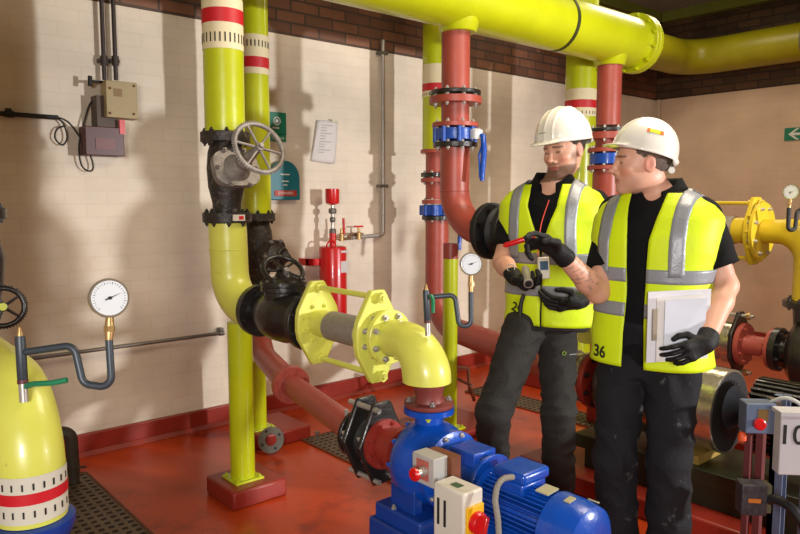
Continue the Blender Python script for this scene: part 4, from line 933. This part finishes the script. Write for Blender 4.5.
def wrinkle(amp, f1, f2, seed):
    r = np.random.RandomState(seed); K = 7; D_ = r.randn(K, 3); D_ /= np.linalg.norm(D_, axis=1)[:, None]; D_[:, 2] *= 1.6; ph = r.rand(K)*6.28; fr = f1+(f2-f1)*r.rand(K)
    def fn(p):
        o = np.zeros(len(p))
        for k in range(K): o += np.sin(p@D_[k]*fr[k]+ph[k]+1.3*np.sin(p@D_[(k+3) % K]*fr[k]*.6))
        o /= K**.5; return amp*(1-np.abs(o))*1.2
    return fn
def hand(fld, wrist, dirv, palm, thumb, curls, spread=.06, sc=1.0, k=.006, tcurl=.5):
    "palm, four unequal bent fingers and a thumb leaving the side of the palm; dirv towards the fingers, palm = palm normal, thumb = side of the thumb"
    d = V(dirv).normalized(); p = V(palm); p = (p-d*p.dot(d)).normalized(); t = d.cross(p)
    if t.dot(V(thumb)) < 0: t = -t
    w = V(wrist)
    fld.cap(w-d*.03*sc, w+d*.02*sc, .031*sc, .031*sc, .01, p, 1.25)
    fld.cap(w+d*.03*sc+t*.012*sc, w+d*.078*sc+t*.022*sc, .026*sc, .022*sc, .014, p, 1.6)
    fld.cap(w+d*.03*sc-t*.012*sc, w+d*.072*sc-t*.024*sc, .026*sc, .020*sc, .014, p, 1.6)
    lens = [(.045, .028, .022), (.050, .031, .023), (.046, .029, .022), (.036, .023, .020)]
    for i in range(4):
        off = (.033-.022*i)*sc; base = w+d*(.088-.003*abs(i-1))*sc+t*off; dd = (d+t*spread*(1.5-i)).normalized(); a = 0; c = curls[i]; q = base-dd*.012*sc; r = .0105*sc
        for j in range(3):
            a += c*(.75 if j == 0 else 1.0 if j == 1 else .75)
            nd = dd*math.cos(a)+p*math.sin(a); e = q+nd*lens[i][j]*sc*(1.25 if j == 0 else 1); fld.cap(q, e, r, r*.93, k*.5); q = e; r *= .93
    b = w+d*.022*sc+t*.022*sc+p*.008*sc; k1 = b+(d*.55+t*.8+p*.25).normalized()*.042*sc
    v2 = (d*.85+t*(.5-tcurl)+p*(.15+tcurl*.6)).normalized(); k2 = k1+v2*.034*sc; v3 = (d*.8-t*tcurl*.8+p*.5).normalized()
    fld.cap(b, k1, .017*sc, .0135*sc, .01); fld.cap(k1, k2, .0135*sc, .012*sc, .004); fld.cap(k2, k2+v3*.024*sc, .012*sc, .0105*sc, .003)
class Torso:
    n = 2.5
    def __init__(s, O, f, rings, lean=0.0):
        s.O = V(O); s.f = V(f); s.f.z = 0; s.f.normalize(); s.s = V((-s.f.y, s.f.x, 0)); s.R = np.array(rings); s.lean = lean
    def at(s, z):
        R_ = s.R; return [np.interp(z, R_[:, 0], R_[:, j]) for j in (1, 2, 3)]
    def local(s, x, y, z): return s.O + s.s*x + s.f*(y+s.lean*(z-.95)) + V((0, 0, z))
    def pt(s, th, z, g=0.0):
        a, b, o = s.at(z); a += g; b += g; c, q = math.cos(th), math.sin(th)
        return s.local(a*math.copysign(abs(c)**(2/s.n), c), o+b*math.copysign(abs(q)**(2/s.n), q), z)
    def xth(s, x, z, g):
        a = s.at(z)[0]+g; return math.acos(max(-1, min(1, math.copysign((min(1, abs(x)/a))**(s.n/2), x))))
    def fill(s, fld, z0, z1, g, k=.015):
        O = npv(s.O); S_ = npv(s.s); F_ = npv(s.f)
        def fn(X_, Y_, Z_):
            x = (X_-O[0])*S_[0]+(Y_-O[1])*S_[1]+Z_*0; a, b, o = s.at(np.clip(Z_.ravel(), z0, z1))
            a = (a+g)[None, None, :]; b = (b+g)[None, None, :]; o = o[None, None, :]
            y = (X_-O[0])*F_[0]+(Y_-O[1])*F_[1]-s.lean*(Z_-.95)-o
            q = ((np.abs(x)/a)**s.n+(np.abs(y)/b)**s.n)**(1/s.n); d = (q-1)*np.minimum(a, b)*.9
            return np.maximum(d, np.maximum(z0-Z_, Z_-z1)).astype(np.float32)
        fld.put(fn, (s.O.x-.33, s.O.y-.33, z0), (s.O.x+.33, s.O.y+.33, z1), k)
def grid_mesh(rows, name, m, parent, thick=.003, closed=False):
    n = len(rows[0]); b = MB().rings(rows, False, False, closed); o = b.build(name, m, parent, angle=180)
    if thick: md = o.modifiers.new('thickness', 'SOLIDIFY'); md.thickness = thick; md.offset = 0
    return o
def vest(T, parent, z0, z1, g, opening, bands, vx, vw, wr, ztop, zv0):
    "open-front hi-vis waistcoat shell with reflective tapes; opening(z) gives the half gap at the front"
    N_ = 120; zt_ = z1; zs = [z0+(z1-z0)*(1-(1-i/64)**1.35) for i in range(65)]
    def gain(z): return g+T.vg*min(1, max(0, (z-1.12)/.16))*min(1, max(.25, (zt_-z)/.10))
    def P_(th, z, e=0.0):
        fl = .036*max(0, (1.15-z))*2.0; gg = gain(z)+e+fl
        p = T.pt(th, z, gg); q = np.array([[p.x, p.y, p.z]]); d = float(wr(q)[0])
        nv = (T.s*math.cos(th)+T.f*math.sin(th)); return p+nv*d
    def th_open(z, side):
        x0, x1 = opening(z); x = x1 if side > 0 else x0
        return T.xth(x, z, gain(z))
    rows = []
    for z in zs:
        a1 = th_open(z, 1); a0 = th_open(z, -1); rows.append([P_(a0+(2*math.pi-(a0-a1))*i/N_, z) for i in range(N_+1)])
    ve = grid_mesh(rows, 'hi_vis_vest', hivis, parent, .004)
    for (b0, b1, tilt) in bands:
        rows = []
        for k in range(6):
            z = b0+(b1-b0)*k/5; a1 = th_open(z, 1); a0 = th_open(z, -1); rows.append([P_(a0+(2*math.pi-(a0-a1))*i/N_, z, .0045) for i in range(N_+1)])
        grid_mesh(rows, 'reflective_tape', tape_m, ve, .002)
    for sx in (-1, 1):
        rows = []; M_ = 40
        for k in range(2*M_+1):
            s_ = k/M_ if k <= M_ else (2*M_-k)/M_; row = []
            for j in range(5):
                x = sx*(vx+vw*(j/4-.5)); zt = ztop(abs(x)); z = zv0+(zt-zv0)*(1-(1-s_)**2); th = T.xth(x, z, gain(z)+.036*max(0, 1.15-z)*2)
                if k > M_: th = -th
                row.append(P_(th, z, .0068)+V((0, 0, .004 if s_ > .93 else 0)))
            rows.append(row)
        grid_mesh(rows, 'reflective_tape', tape_m, ve, .002)
    return ve, P_
def frame(f, pitch, roll=0.0):
    "head frame: columns left, forward, up"
    f = V(f); f.z = 0; f.normalize(); l = V((-f.y, f.x, 0)); M = Matrix.Rotation(pitch, 3, l) ; M2 = Matrix.Rotation(roll, 3, f)
    f2 = M2 @ (M @ f); u2 = M2 @ (M @ V((0, 0, 1))); l2 = u2.cross(f2)*-1
    l2 = f2.cross(u2)*-1
    return Matrix((l2, f2, u2)).transposed()
def build_head(fld, c, M, sc, neck0, neckr=.051, smile=0.0):
    c = V(c)
    def W(x, y, z): return c + M @ V((x*sc, (y*.93 if y > 0 else y)*sc, z*sc))
    def E(x, y, z, a, b, d, k=.012, mode='add'): fld.ell(W(x, y, z), (a*sc, b*sc, d*sc), M, k*sc, mode)
    E(0, -.012, .032, .077, .098, .095, .01); E(0, .022, -.02, .066, .072, .085, .03); E(0, .028, -.07, .052, .058, .045, .03)
    for s_ in (-1, 1): E(s_*.040, .004, -.060, .018, .032, .028, .02)
    E(0, .074, -.100, .023, .020, .018, .022)
    E(0, .082, .020, .050, .016, .012, .014)
    for s_ in (-1, 1):
        E(s_*.040, .062, -.028, .022, .024, .020, .02); E(s_*.031, .099, -.001, .017, .014, .011, .01, 'sub')
        E(s_*.031, .081, -.001, .0155, .0125, .0115, .004)
        E(s_*.015, .101, -.040, .0085, .011, .008, .006)
        E(s_*.078, -.008, -.008, .009, .021, .032, .006); E(s_*.086, -.004, -.006, .005, .011, .018, .005, 'sub')
    fld.cap(W(0, .092, .012), W(0, .114, -.028), .0085*sc, .0105*sc, .010*sc); E(0, .119, -.033, .0125, .0135, .010, .007)
    E(0, .090, -.052, .016, .010, .012, .012)
    E(0, .0915, -.0635, .023+smile*.006, .0105, .0055, .005); E(0, .090, -.0755, .020+smile*.005, .0105, .0065, .005)
    fld.cap(W(-.022, .102, -.0690+smile*.003), W(.022, .102, -.0690+smile*.003), .0028*sc, .0028*sc, .004, mode='sub')
    fld.cap(W(0, -.022, -.045), neck0, neckr*sc, neckr*1.08, .025)
    return W
def head_colors(c, M, sc, beard, tattoo=None):
    Mi = np.array(M.transposed()); cc = npv(c); base = np.array(srgb((214, 162, 136)))
    def fn(p):
        q = ((p-cc)@Mi.T)/sc; x, y, z = np.abs(q[:, 0]), q[:, 1], q[:, 2]; col = np.tile(base, (len(p), 1))
        def mix(mask, rgb): m_ = np.clip(mask, 0, 1)[:, None]; col[:] = col*(1-m_)+np.array(srgb(rgb))*m_
        def blob(bx, by, bz, r): return np.clip(1.4-np.sqrt((x-bx)**2+(y-by)**2+(z-bz)**2)/r*1.4, 0, 1)
        mix(blob(.045, .075, -.035, .03)*.5, (205, 116, 98)); mix(blob(0, .115, -.034, .02)*.5, (206, 116, 98)); mix(blob(.08, -.008, -.008, .035)*.5, (212, 118, 100))
        hd = (z > -.16)
        if beard > 0:
            jaw = np.clip((-.055-z)/.012, 0, 1)*np.clip((y+.005)/.02, 0, 1)*hd*(z > -.125)
            side = np.clip((x-.060)/.008, 0, 1)*np.clip((.0-z)/.02, 0, 1)*np.clip((y-.0)/.01, 0, 1)*np.clip((.05-y)/.01, 0, 1)*(z > -.12)
            mouth = np.clip((x-.0)/.02, 0, 1)
            mus = np.clip(1-np.abs(z+.052)/.007, 0, 1)*np.clip((.032-x)/.006, 0, 1)*(y > .06)
            mix(np.maximum(np.maximum(jaw, side*.8), mus)*beard, (92, 64, 50))
        else:
            mix(np.clip((-.045-z)/.02, 0, 1)*np.clip(y/.03, 0, 1)*hd*(z > -.125)*.25, (150, 110, 96))
        lip = np.clip((.027-x)/.004, 0, 1)*np.clip(1-np.abs(z+.0695)/.0115, 0, 1)*(y > .085)
        mix(np.clip(lip*1.6, 0, 1)*.8, (178, 96, 88))
        br = np.clip(1-np.abs(z-.0205-(x-.03)*-.05)/.0055, 0, 1)*(x > .011)*(x < .053)*(y > .05); mix(np.clip(br*1.8, 0, 1)*.85, (66, 46, 36))
        ey = np.clip(1.25-np.sqrt(((x-.031)/.0125)**2+((z+.002)/.0040)**2), 0, 1)*(y > .06); mix(np.clip(ey*4, 0, 1)*.75, (92, 66, 58) if beard > 0 else (120, 96, 86))
        if tattoo is not None:
            A_, B_ = npv(tattoo[0]), npv(tattoo[1]); ab = B_-A_; t_ = ((p-A_)@ab)/ab.dot(ab); dd = p-A_-t_[:, None]*ab; rad = np.linalg.norm(dd, axis=1); fr_ = (dd@npv(FW)) < 0
            pat = (np.sin(t_*38+2*np.sin(p[:, 2]*160))+np.sin(p[:, 2]*310+t_*17+1.5*np.sin(p[:, 0]*230)) > .5)
            mix(((t_ > 0) & (t_ < 1) & (rad < .07) & fr_ & pat)*.38, (96, 90, 92))
        return col
    return fn
def hard_hat(parent, c, M, sc, pitch, hs, voxel=.003):
    M = M @ Matrix.Rotation(pitch, 3, 'X'); c = V(c)
    def W(x, y, z): return c + M @ V((x*sc, y*sc, z*sc))
    sc = sc*hs; f = Field(c-V((.23, .23, .16)), c+V((.23, .23, .27)), voxel); up = M @ V((0, 0, 1)); cp = W(0, 0, .024)
    cut = (npv(cp), npv(-up))
    f.ell(W(0, -.004, .040), (.112*sc, .127*sc, .128*sc), M, .003, cut=cut)
    for sx, r_ in ((0, .012), (-.035, .007), (.035, .007)):
        f.ell(W(sx, -.004, .044), (r_*sc, (.1295-abs(sx)*.2)*sc, (.1295-abs(sx)*.16)*sc), M, .006, cut=cut)
    f.ell(W(0, .104, .031), (.080*sc, .062*sc, .006*sc), M @ Matrix.Rotation(-.18, 3, 'X'), .010)
    f.ell(W(0, -.004, .026), (.1155*sc, .1315*sc, .007*sc), M, .006)
    f.ell(W(0, -.10, .018), (.070*sc, .038*sc, .022*sc), M, .012)
    f.ell(W(0, -.006, .022), (.1055*sc, .120*sc, .124*sc), M, .003, 'sub')
    o = f.mesh('hard_hat', hat_m, parent, smooth=3); return o, W, M
def hair_cap(parent, c, M, sc, m=None):
    c = V(c)
    def W(x, y, z): return c + M @ V((x*sc, y*sc, z*sc))
    f = Field(c-V((.16, .16, .14)), c+V((.16, .16, .2)), .0035)
    f.ell(W(0, -.016, .034), (.0805*sc, .0995*sc, .098*sc), M, .004)
    fr = M @ V((0, 1, -.18)); fr.normalize(); p0 = W(0, .035, 0)
    f.ell(W(0, .112, -.02), (.12*sc, .085*sc, .085*sc), M, .004, 'sub'); f.ell(W(0, .01, -.07), (.14*sc, .075*sc, .062*sc), M, .01, 'sub')
    for s_ in (-1, 1): f.ell(W(s_*.085, -.008, -.012), (.02*sc, .024*sc, .034*sc), M, .004, 'sub')
    return f.mesh('hair', m or hair_m, parent, disp=wrinkle(.0012, 200, 500, 5))
def collar(T, parent, z0, r0, oy, lift=.045, gap=.5):
    rows = []
    for (dr, dz) in ((.0, -.012), (.002, .02), (.006, lift), (.014, lift+.006), (.030, lift*.45), (.042, lift*.05)):
        row = []
        for i in range(49):
            th = math.pi/2+gap+(2*math.pi-2*gap)*i/48; fr = max(0, math.sin(th)); r = r0+dr; front = max(0, 1-abs(th-(math.pi/2+gap))/.5, 1-abs(th-(math.pi*5/2-gap))/.5)
            drop = fr*.058+front*(.03 if dr > .02 else 0)
            row.append(T.local(r*1.06*math.cos(th), oy+r*math.sin(th)*1.0+fr*.012, z0+dz-drop))
        rows.append(row)
    return grid_mesh(rows, 'collar', black_knit, parent, .003)
def boots(parent, ankle, fdir, name='boot'):
    a = V(ankle); f = V(fdir); f.z = 0; f.normalize(); g = V((a.x, a.y, 0))
    F_ = Field((a.x-.32, a.y-.32, -.01), (a.x+.32, a.y+.32, .3), .006); cut = (npv((0, 0, .004)), npv((0, 0, -1)))
    F_.cap(a+V((0, 0, .12)), g+V((0, 0, .07)), .055, .052, .02); F_.cap(g+V((0, 0, .045))-f*.04, g+f*.15+V((0, 0, .035)), .046, .046, .02, (0, 0, 1), .95)
    F_.a = np.maximum(F_.a, .003-(F_.lo[2]+F_.vox*np.arange(F_.n[2]))[None, None, :].astype(np.float32))
    return F_.mesh(name, boot_m, parent)
# ------------------------------------------------------------------ a builder shared by both workmen
def workman(label, O, f, rings, lean, zt, head, hf, hp, hroll, hsc, arms, legs, skinm, trm, opening, bands, vx, hat_pitch, beard, seed, pelvis, zv0, vz0, g, bootdir, smile=0.0, hair=None, hs=.98, tattoo=None, neck_cut=.045, vg=.018):
    T = Torso(O, f, rings, lean); T.vg = vg; root = thing('person', label, 'person', (T.O.x, T.O.y, 0))
    M = frame(hf, hp, hroll); neck0 = T.local(0, rings[-1][3]+.0, zt-.02)
    fld = Field((T.O.x-.48, T.O.y-.48, 0), (T.O.x+.48, T.O.y+.48, 1.92), .004)
    W = build_head(fld, head, M, hsc, neck0, smile=smile)
    T.fill(fld, pelvis-.05, zt, -.022)
    for k, (sh, el, wr_, rs) in arms.items():
        fld.cap(T.local(.10*(1 if k == 'l' else -1), 0, zt-.10), sh, .06, .055, .03); fld.cap(sh, el, .052, .042, .02)
        mid = V(el).lerp(V(wr_), .28); fld.cap(el, mid, .041, .043, .015); fld.cap(mid, wr_, .043, .028, .015)
    for (hip, kn, an) in legs: fld.cap(hip, kn, .075, .052, .03); fld.cap(kn, an, .052, .035, .02); fld.cap(V(an), V(an)-V((0, 0, .05)), .035, .035, .01)
    body = fld.mesh('body', skin, root, color=head_colors(head, M, hsc, beard, tattoo), smooth=1); del fld
    # shirt with short sleeves
    fs = Field((T.O.x-.48, T.O.y-.48, .7), (T.O.x+.48, T.O.y+.48, 1.65), .005); T.fill(fs, pelvis-.02, zt-.005, -.004, .02)
    for k, (sh, el, wr_, rs) in arms.items():
        sx = 1 if k == 'l' else -1; sh = V(sh); el = V(el); e = sh.lerp(el, .74); dd = (el-sh).normalized()
        fs.cap(T.local(.11*sx, 0, zt-.085), sh, .062, .066, .03); fs.cap(sh, e+dd*.05, .066, rs, .02, cut=(e, dd))
    fs.ell(T.local(0, rings[-1][3]+.075, zt+.005), (neck_cut, .075, neck_cut*1.15), Matrix((T.s, T.f, V((0, 0, 1)))).transposed(), .006, 'sub')
    fs.mesh('polo_shirt', black_knit, root, disp=wrinkle(.0035, 22, 45, seed), smooth=2); del fs
    collar(T, root, zt-.012, .060, rings[-1][3])
    # trousers
    ft = Field((T.O.x-.48, T.O.y-.48, .02), (T.O.x+.48, T.O.y+.48, 1.15), .006)
    T.fill(ft, pelvis-.06, pelvis+.14, -.002, .03)
    for (hip, kn, an) in legs:
        hip, kn, an = V(hip), V(kn), V(an); mid = kn.lerp(an, .5)
        ft.cap(hip+V((0, 0, .05)), kn, .092, .071, .035); ft.cap(kn, mid, .072, .070, .03); dn = (an-mid).normalized(); ft.cap(mid, an+dn*.09, .070, .076, .02, cut=(an+dn*.03, dn))
    wr = wrinkle(.007, 18, 48, seed+1); ft.mesh('trousers', trm, root, disp=wr, smooth=3); del ft
    vs = wrinkle(.0045, 9, 20, seed+2)
    def ztop(x):
        R_ = np.array(rings); m_ = R_[:, 0] > 1.25; zz_ = R_[m_][:, 0]; aa = R_[m_][:, 1]+g+.018; i = int(np.argmax(aa)); return float(np.interp(-x, -aa[i:], zz_[i:]))-.004
    ve, P_ = vest(T, root, vz0, zt-.018, g, opening, bands, vx, .048, vs, ztop, zv0)
    # vest shoulder caps closing over the upper sleeve
    for (hip, kn, an), bd in zip(legs, bootdir): boots(root, (V(an).x, V(an).y, .10), bd)
    hc = hair_cap(root, head, M, hsc, hair); hat, HW, HM = hard_hat(root, V(head)+M @ V((0, 0, .010)), M, hsc, hat_pitch, hs)
    return root, T, W, M, ve, P_, hat, HW, HM
def glove(root, forearm, wrist, **kw):
    w = V(wrist); f = Field(w-V((.17, .17, .17)), w+V((.17, .17, .17)), .0028)
    d = (w-V(forearm)).normalized(); f.cap(w-d*.045, w-d*.0, .036, .033, .008, cut=(npv(w-d*.048), npv(-d)))
    hand(f, w, **kw); return f.mesh('glove', black_glove, root, smooth=2)
# ---- right workman
cR = P(654, 267, 2.62); toC = V((-cR.x, -cR.y, 0)).normalized(); imL = V((-toC.y, toC.x, 0)); imL = imL if imL.dot(RT) < 0 else -imL
fR = toC*math.cos(.36)+imL*math.sin(.36)
ringsR = [(.60, .165, .12, 0), (.74, .178, .128, 0), (.90, .172, .128, .005), (1.05, .175, .128, .01), (1.20, .188, .130, .005), (1.31, .198, .124, 0), (1.385, .196, .108, -.01), (1.43, .172, .090, -.015), (1.462, .125, .074, -.02), (1.49, .072, .06, -.025)]
armsR = dict(r=(P(617, 214, 2.72), P(598, 292, 2.60), P(559, 252, 2.47), .062), l=(P(700, 216, 2.54), P(726, 286, 2.50), P(705, 344, 2.34), .076))
legsR = [(P(622, 390, 2.68), P(615, 458, 2.60), P(619, 560, 2.68)), (P(671, 390, 2.56), P(670, 462, 2.50), P(667, 562, 2.55))]
def opR(z):
    w = np.interp(z, [.7, 1.1, 1.3, 1.42, 1.49], [.040, .034, .040, .062, .070]); return (-w, w*.95)
rootR, TR, WR, MR, veR, PR, hatR, HWR, HMR = workman(
    'person in white hard hat and open hi-vis vest at right holding papers', (cR.x, cR.y, 0), fR, ringsR, 0.0, 1.49,
    P(641, 163, 2.60), toC*math.cos(1.22)+imL*math.sin(1.22), -.02, 0, .98, armsR, legsR, skin, work_trouser, opR,
    [(1.155, 1.205, 0), (1.03, 1.08, 0)], .128, .24, 0, 11, .86, 1.18, .845, .022, [fR, fR], smile=.6, vg=.010, hs=.95, tattoo=(P(562, 256, 2.48), P(589, 281, 2.57)), hair=mat('short_brown_hair', (92, 76, 64), .7, var=.3, scale=60, bump=.6, bscale=240))
# ---- left workman
cL = P(553, 267, 3.25); toC = V((-cL.x, -cL.y, 0)).normalized(); imL = V((-toC.y, toC.x, 0)); imL = imL if imL.dot(RT) < 0 else -imL
fL = toC*math.cos(.30)+imL*math.sin(.30)
ringsL = [(.62, .165, .12, 0), (.80, .180, .130, 0), (.96, .176, .13, .0), (1.10, .180, .13, .005), (1.25, .194, .132, 0), (1.36, .202, .126, 0), (1.435, .20, .11, -.005), (1.48, .175, .09, -.01), (1.51, .125, .074, -.01), (1.54, .072, .06, -.01)]
armsL = dict(r=(P(517, 208, 3.29), P(502, 262, 3.20), P(515, 278, 2.93), .070), l=(P(596, 205, 3.36), P(606, 288, 3.22), P(577, 302, 2.96), .066))
legsL = [(P(524, 338, 3.24), P(494, 412, 3.12), P(490, 492, 3.28)), (P(556, 338, 3.30), P(559, 415, 3.22), P(558, 490, 3.34))]
def opL(z):
    w = np.interp(z, [.8, 1.2, 1.28, 1.42, 1.54], [.004, .004, .016, .065, .070]); return (-w, w)
rootL, TL, WL, ML, veL, PL, hatL, HWL, HML = workman(
    'person at left in white hard hat and closed hi-vis vest, looking down', (cL.x, cL.y, 0), fL, ringsL, .06, 1.535,
    P(564, 150, 3.17), toC*math.cos(.66)+imL*math.sin(.66), .17, .05, 1.02, armsL, legsL, skin, work_trouser2, opL,
    [(1.165, 1.215, 0), (1.02, 1.07, 0)], .125, .05, .85, 23, .92, 1.19, .885, .020, [fL, fL], hs=1.06, neck_cut=.062)
# gloves
Ldir = -RT
g1 = glove(rootR, armsR['r'][1], armsR['r'][2], dirv=P(536, 238, 2.45)-P(559, 252, 2.47), palm=V((0, 0, -.8))+FW*-.5, thumb=-FW, curls=[.45, .8, .95, 1.05], tcurl=.4)
g2 = glove(rootR, armsR['l'][1], armsR['l'][2], dirv=P(676, 358, 2.30)-P(705, 344, 2.34), palm=FW, thumb=V((0, 0, 1)), curls=[.5, .6, .65, .7], tcurl=.3, sc=.86)
g3 = glove(rootL, armsL['r'][1], armsL['r'][2], dirv=P(532, 290, 2.86)-P(515, 278, 2.93), palm=RT*.3+UPV*.8-FW*.4, thumb=-FW, curls=[.95, 1.0, 1.05, 1.1], tcurl=.5)
g4 = glove(rootL, armsL['l'][1], armsL['l'][2], dirv=P(545, 308, 2.90)-P(577, 302, 2.96), palm=FW*.6+UPV*.6, thumb=UPV, curls=[.5, .6, .65, .7], tcurl=.5)
# hat marks
def patch(W, pts, name, m, parent, k=8):
    "a small sticker laid over the helmet dome between four angles"
    (a0, a1, e0, e1) = pts; rows = []
    for i in range(k+1):
        row = []
        for j in range(k+1):
            a = a0+(a1-a0)*j/k; e = e0+(e1-e0)*i/k
            row.append(W(-.1145*math.sin(a)*math.cos(e), -.004+.1295*math.cos(a)*math.cos(e), .040+.1305*math.sin(e)))
        rows.append(row)
    return grid_mesh(rows, name, m, parent, .0012)
st = patch(HWR, (-1.74, -1.18, .46, .60), 'sticker', mat('sticker_yellow', (206, 222, 40), .4), hatR)
for a_, b_ in ((-1.75, -1.62), (-1.27, -1.17)): patch(HWR, (a_, b_, .46, .60), 'sticker_end', mat('sticker_orange', (236, 110, 44), .4), st)
lg = patch(HWL, (.16, .22, .20, .25), 'logo_mark', mat('logo_green', (120, 150, 50), .5), hatL)
patch(HWL, (-.10, .13, .212, .235), 'logo_lettering', mat('logo_grey', (130, 132, 128), .5), hatL)
# chin strap knob at back of the right hat
MB().cyl(HWR(.04, -.115, -.012), HWR(-.04, -.125, -.010), .012, n=14).build('ratchet_strap', hat_m, hatR)
# trouser logo, vest numbers
def on_vest(T, P_, x, z, e=.006):
    th = T.xth(x, z, .02); p = P_(th, z, e); q = P_(th-.05, z, e); r_ = P_(th, z+.02, e); return p, (q-p).normalized(), (r_-p).normalized()
p, r_, u_ = on_vest(TR, PR, -.115, .885)
text('number', '36', p, r_*-1 if r_.dot(RT) < 0 else r_, u_, .062, dark, veR, bold=.0012)
p, r_, u_ = on_vest(TL, PL, -.105, .955)
rr = r_ if r_.dot(RT) > 0 else -r_
text('number', '29', p, rr*.92-u_*.4, u_*.92+rr*.4, .062, dark, veL, bold=.001)
# small woven logo on the left workman's thigh, laid on the cloth where a ray meets it
from mathutils.bvhtree import BVHTree
def surf(root, child, d):
    o = [k for k in root.children if k.name.split('.')[0] == child][0]; w = wloc(o)
    bv = BVHTree.FromPolygons([v_.co+w for v_ in o.data.vertices], [tuple(p_.vertices) for p_ in o.data.polygons])
    return bv, o
bv_, tro = surf(rootL, 'trousers', 0)
def onto(bv_, x, y, e=.003):
    o_ = V((0, 0, EYE)); h_ = bv_.ray_cast(o_, (P(x, y, 1)-o_).normalized()); return h_[0]+h_[1].normalized()*e if h_[0] is not None else None
c_ = onto(bv_, 564, 353.5)
if c_ is not None:
    MB().torus(c_, -FW, .008, .0022, 18, 6).build('logo_ring', mat('logo_green', (120, 150, 50), .5), tro)
    for k in range(2):
        a_, b_ = onto(bv_, 569, 353+k*2), onto(bv_, 580-k*4, 352+k*2)
        if a_ is not None and b_ is not None: MB().tube([a_, b_], .0022, 6).build('logo_lettering', mat('logo_pale', (150, 150, 140), .6), tro)
a_, b_ = onto(bv_, 484, 333, .004), onto(bv_, 498, 336, .004)
if a_ is not None and b_ is not None: MB().tube([a_, b_], .003, 6).build('pocket_zip', MATS['logo_pale'], tro)
# ------------------------------------------------------------------ things they hold
t = thing('red_pen', 'slim red pen pointed by the right workman\'s gloved finger', 'pen', P(503, 246, 2.42))
a, b = P(503, 246, 2.44), P(535, 236, 2.42)
MB().tube([a, a.lerp(b, .08), a.lerp(b, .7), b], [.003, .009, .010, .0075], 12).build('barrel', bright_red, t)
MB().tube([a.lerp(b, .66), a.lerp(b, .72)], .0115, 12).build('ring', dark, t)
t = thing('torch', 'silver metal torch gripped in the left workman\'s glove', 'torch', P(528, 288, 2.8))
a, b = P(525, 268, 2.90), P(528.5, 284, 2.78)
MB().lathe(a, b-a, [(0, .013), (.01, .016), ((b-a).length-.02, .016), ((b-a).length-.015, .019), ((b-a).length, .019)], 28).build('tube', steel, t)
MB().lathe(b, b-a, [(0, .0145), (.001, .0145)], 24).build('lens', dark, t)
t = thing('handheld_meter', 'small white meter with blue screen hanging before the left workman\'s chest', 'meter', P(543, 279, 2.86))
c = P(543.5, 268, 2.86); R_ = Matrix.Rotation(YAW-math.pi/2+.1, 3, 'Z') @ Matrix.Rotation(-.12, 3, 'X') @ Matrix.Rotation(-.04, 3, 'Y')
MB().box(c, (.048, .018, .090), R_).build('case', white_plastic, t, bevel=.005)
MB().box(c+R_ @ V((0, -.0095, .010)), (.034, .002, .036), R_).build('screen', mat('meter_screen', (70, 98, 128), .2), t)
for k in range(3): MB().box(c+R_ @ V((0, -.0108, .020-.010*k)), (.024, .0006, .003), R_).build('digit_line', mat('screen_digits', (28, 40, 56), .4), t)
MB().tube(sm([c+R_ @ V((-.02, 0, .05)), P(538, 250, 2.95), P(541, 225, 3.02), P(549, 200, 3.04)]), .0025, 8).build('lanyard', mat('red_cord', (190, 60, 40), .6), t)
t = thing('key_clip', 'dark carabiner and strap dangling under the left workman\'s hand', 'clip', P(521, 312, 2.86))
MB().tube(sm([P(524, 294, 2.88), P(521, 304, 2.88), P(520, 316, 2.88)]), .009, 10).build('strap', dark, t)
MB().torus(P(511, 268, 2.93), FW, .016, .0022).build('steel_ring', steel, t)
# clipboard with papers
cb = [P(648, 292, 2.43), P(711, 289, 2.42), P(707, 358, 2.38), P(646, 363, 2.38)]
def slab(cs, name, m, parent, n_off, th):
    nn = (cs[1]-cs[0]).cross(cs[3]-cs[0]).normalized(); nn = nn if nn.dot(FW) < 0 else -nn
    vs = [c_+nn*n_off for c_ in cs]+[c_+nn*(n_off+th) for c_ in cs]
    return MB().add(vs, [(0, 1, 2, 3), (7, 6, 5, 4), (0, 4, 5, 1), (1, 5, 6, 2), (2, 6, 7, 3), (3, 7, 4, 0)]).build(name, m, parent)
t = thing('clipboard', 'white clipboard with loose papers held against the right workman\'s hip', 'clipboard', cb[3])
slab(cb, 'board', mat('board_white', (214, 214, 220), .5), t, 0, .004)
pm = MATS['white_paper']
slab([P(656, 299, 2.425), P(702, 295, 2.415), P(697, 357, 2.375), P(655, 362, 2.375)], 'paper_sheaf', pm, t, .006, .008)
slab([P(651.5, 310, 2.41), P(656, 310, 2.41), P(655, 341, 2.385), P(651, 341, 2.385)], 'metal_clip', mat('beige_clip', (160, 148, 132), .4, .3), t, .006, .012)
slab([P(664, 301, 2.41), P(706, 299, 2.40), P(701, 354, 2.37), P(662, 358, 2.37)], 'paper_sheaf', mat('bluish_paper', (200, 204, 216), .7), t, .013, .004)
sh_ = slab([P(698, 292, 2.43), P(714, 305, 2.43), P(715, 350, 2.41), P(700, 358, 2.40)], 'loose_sheet', pm, t, -.006, .002)
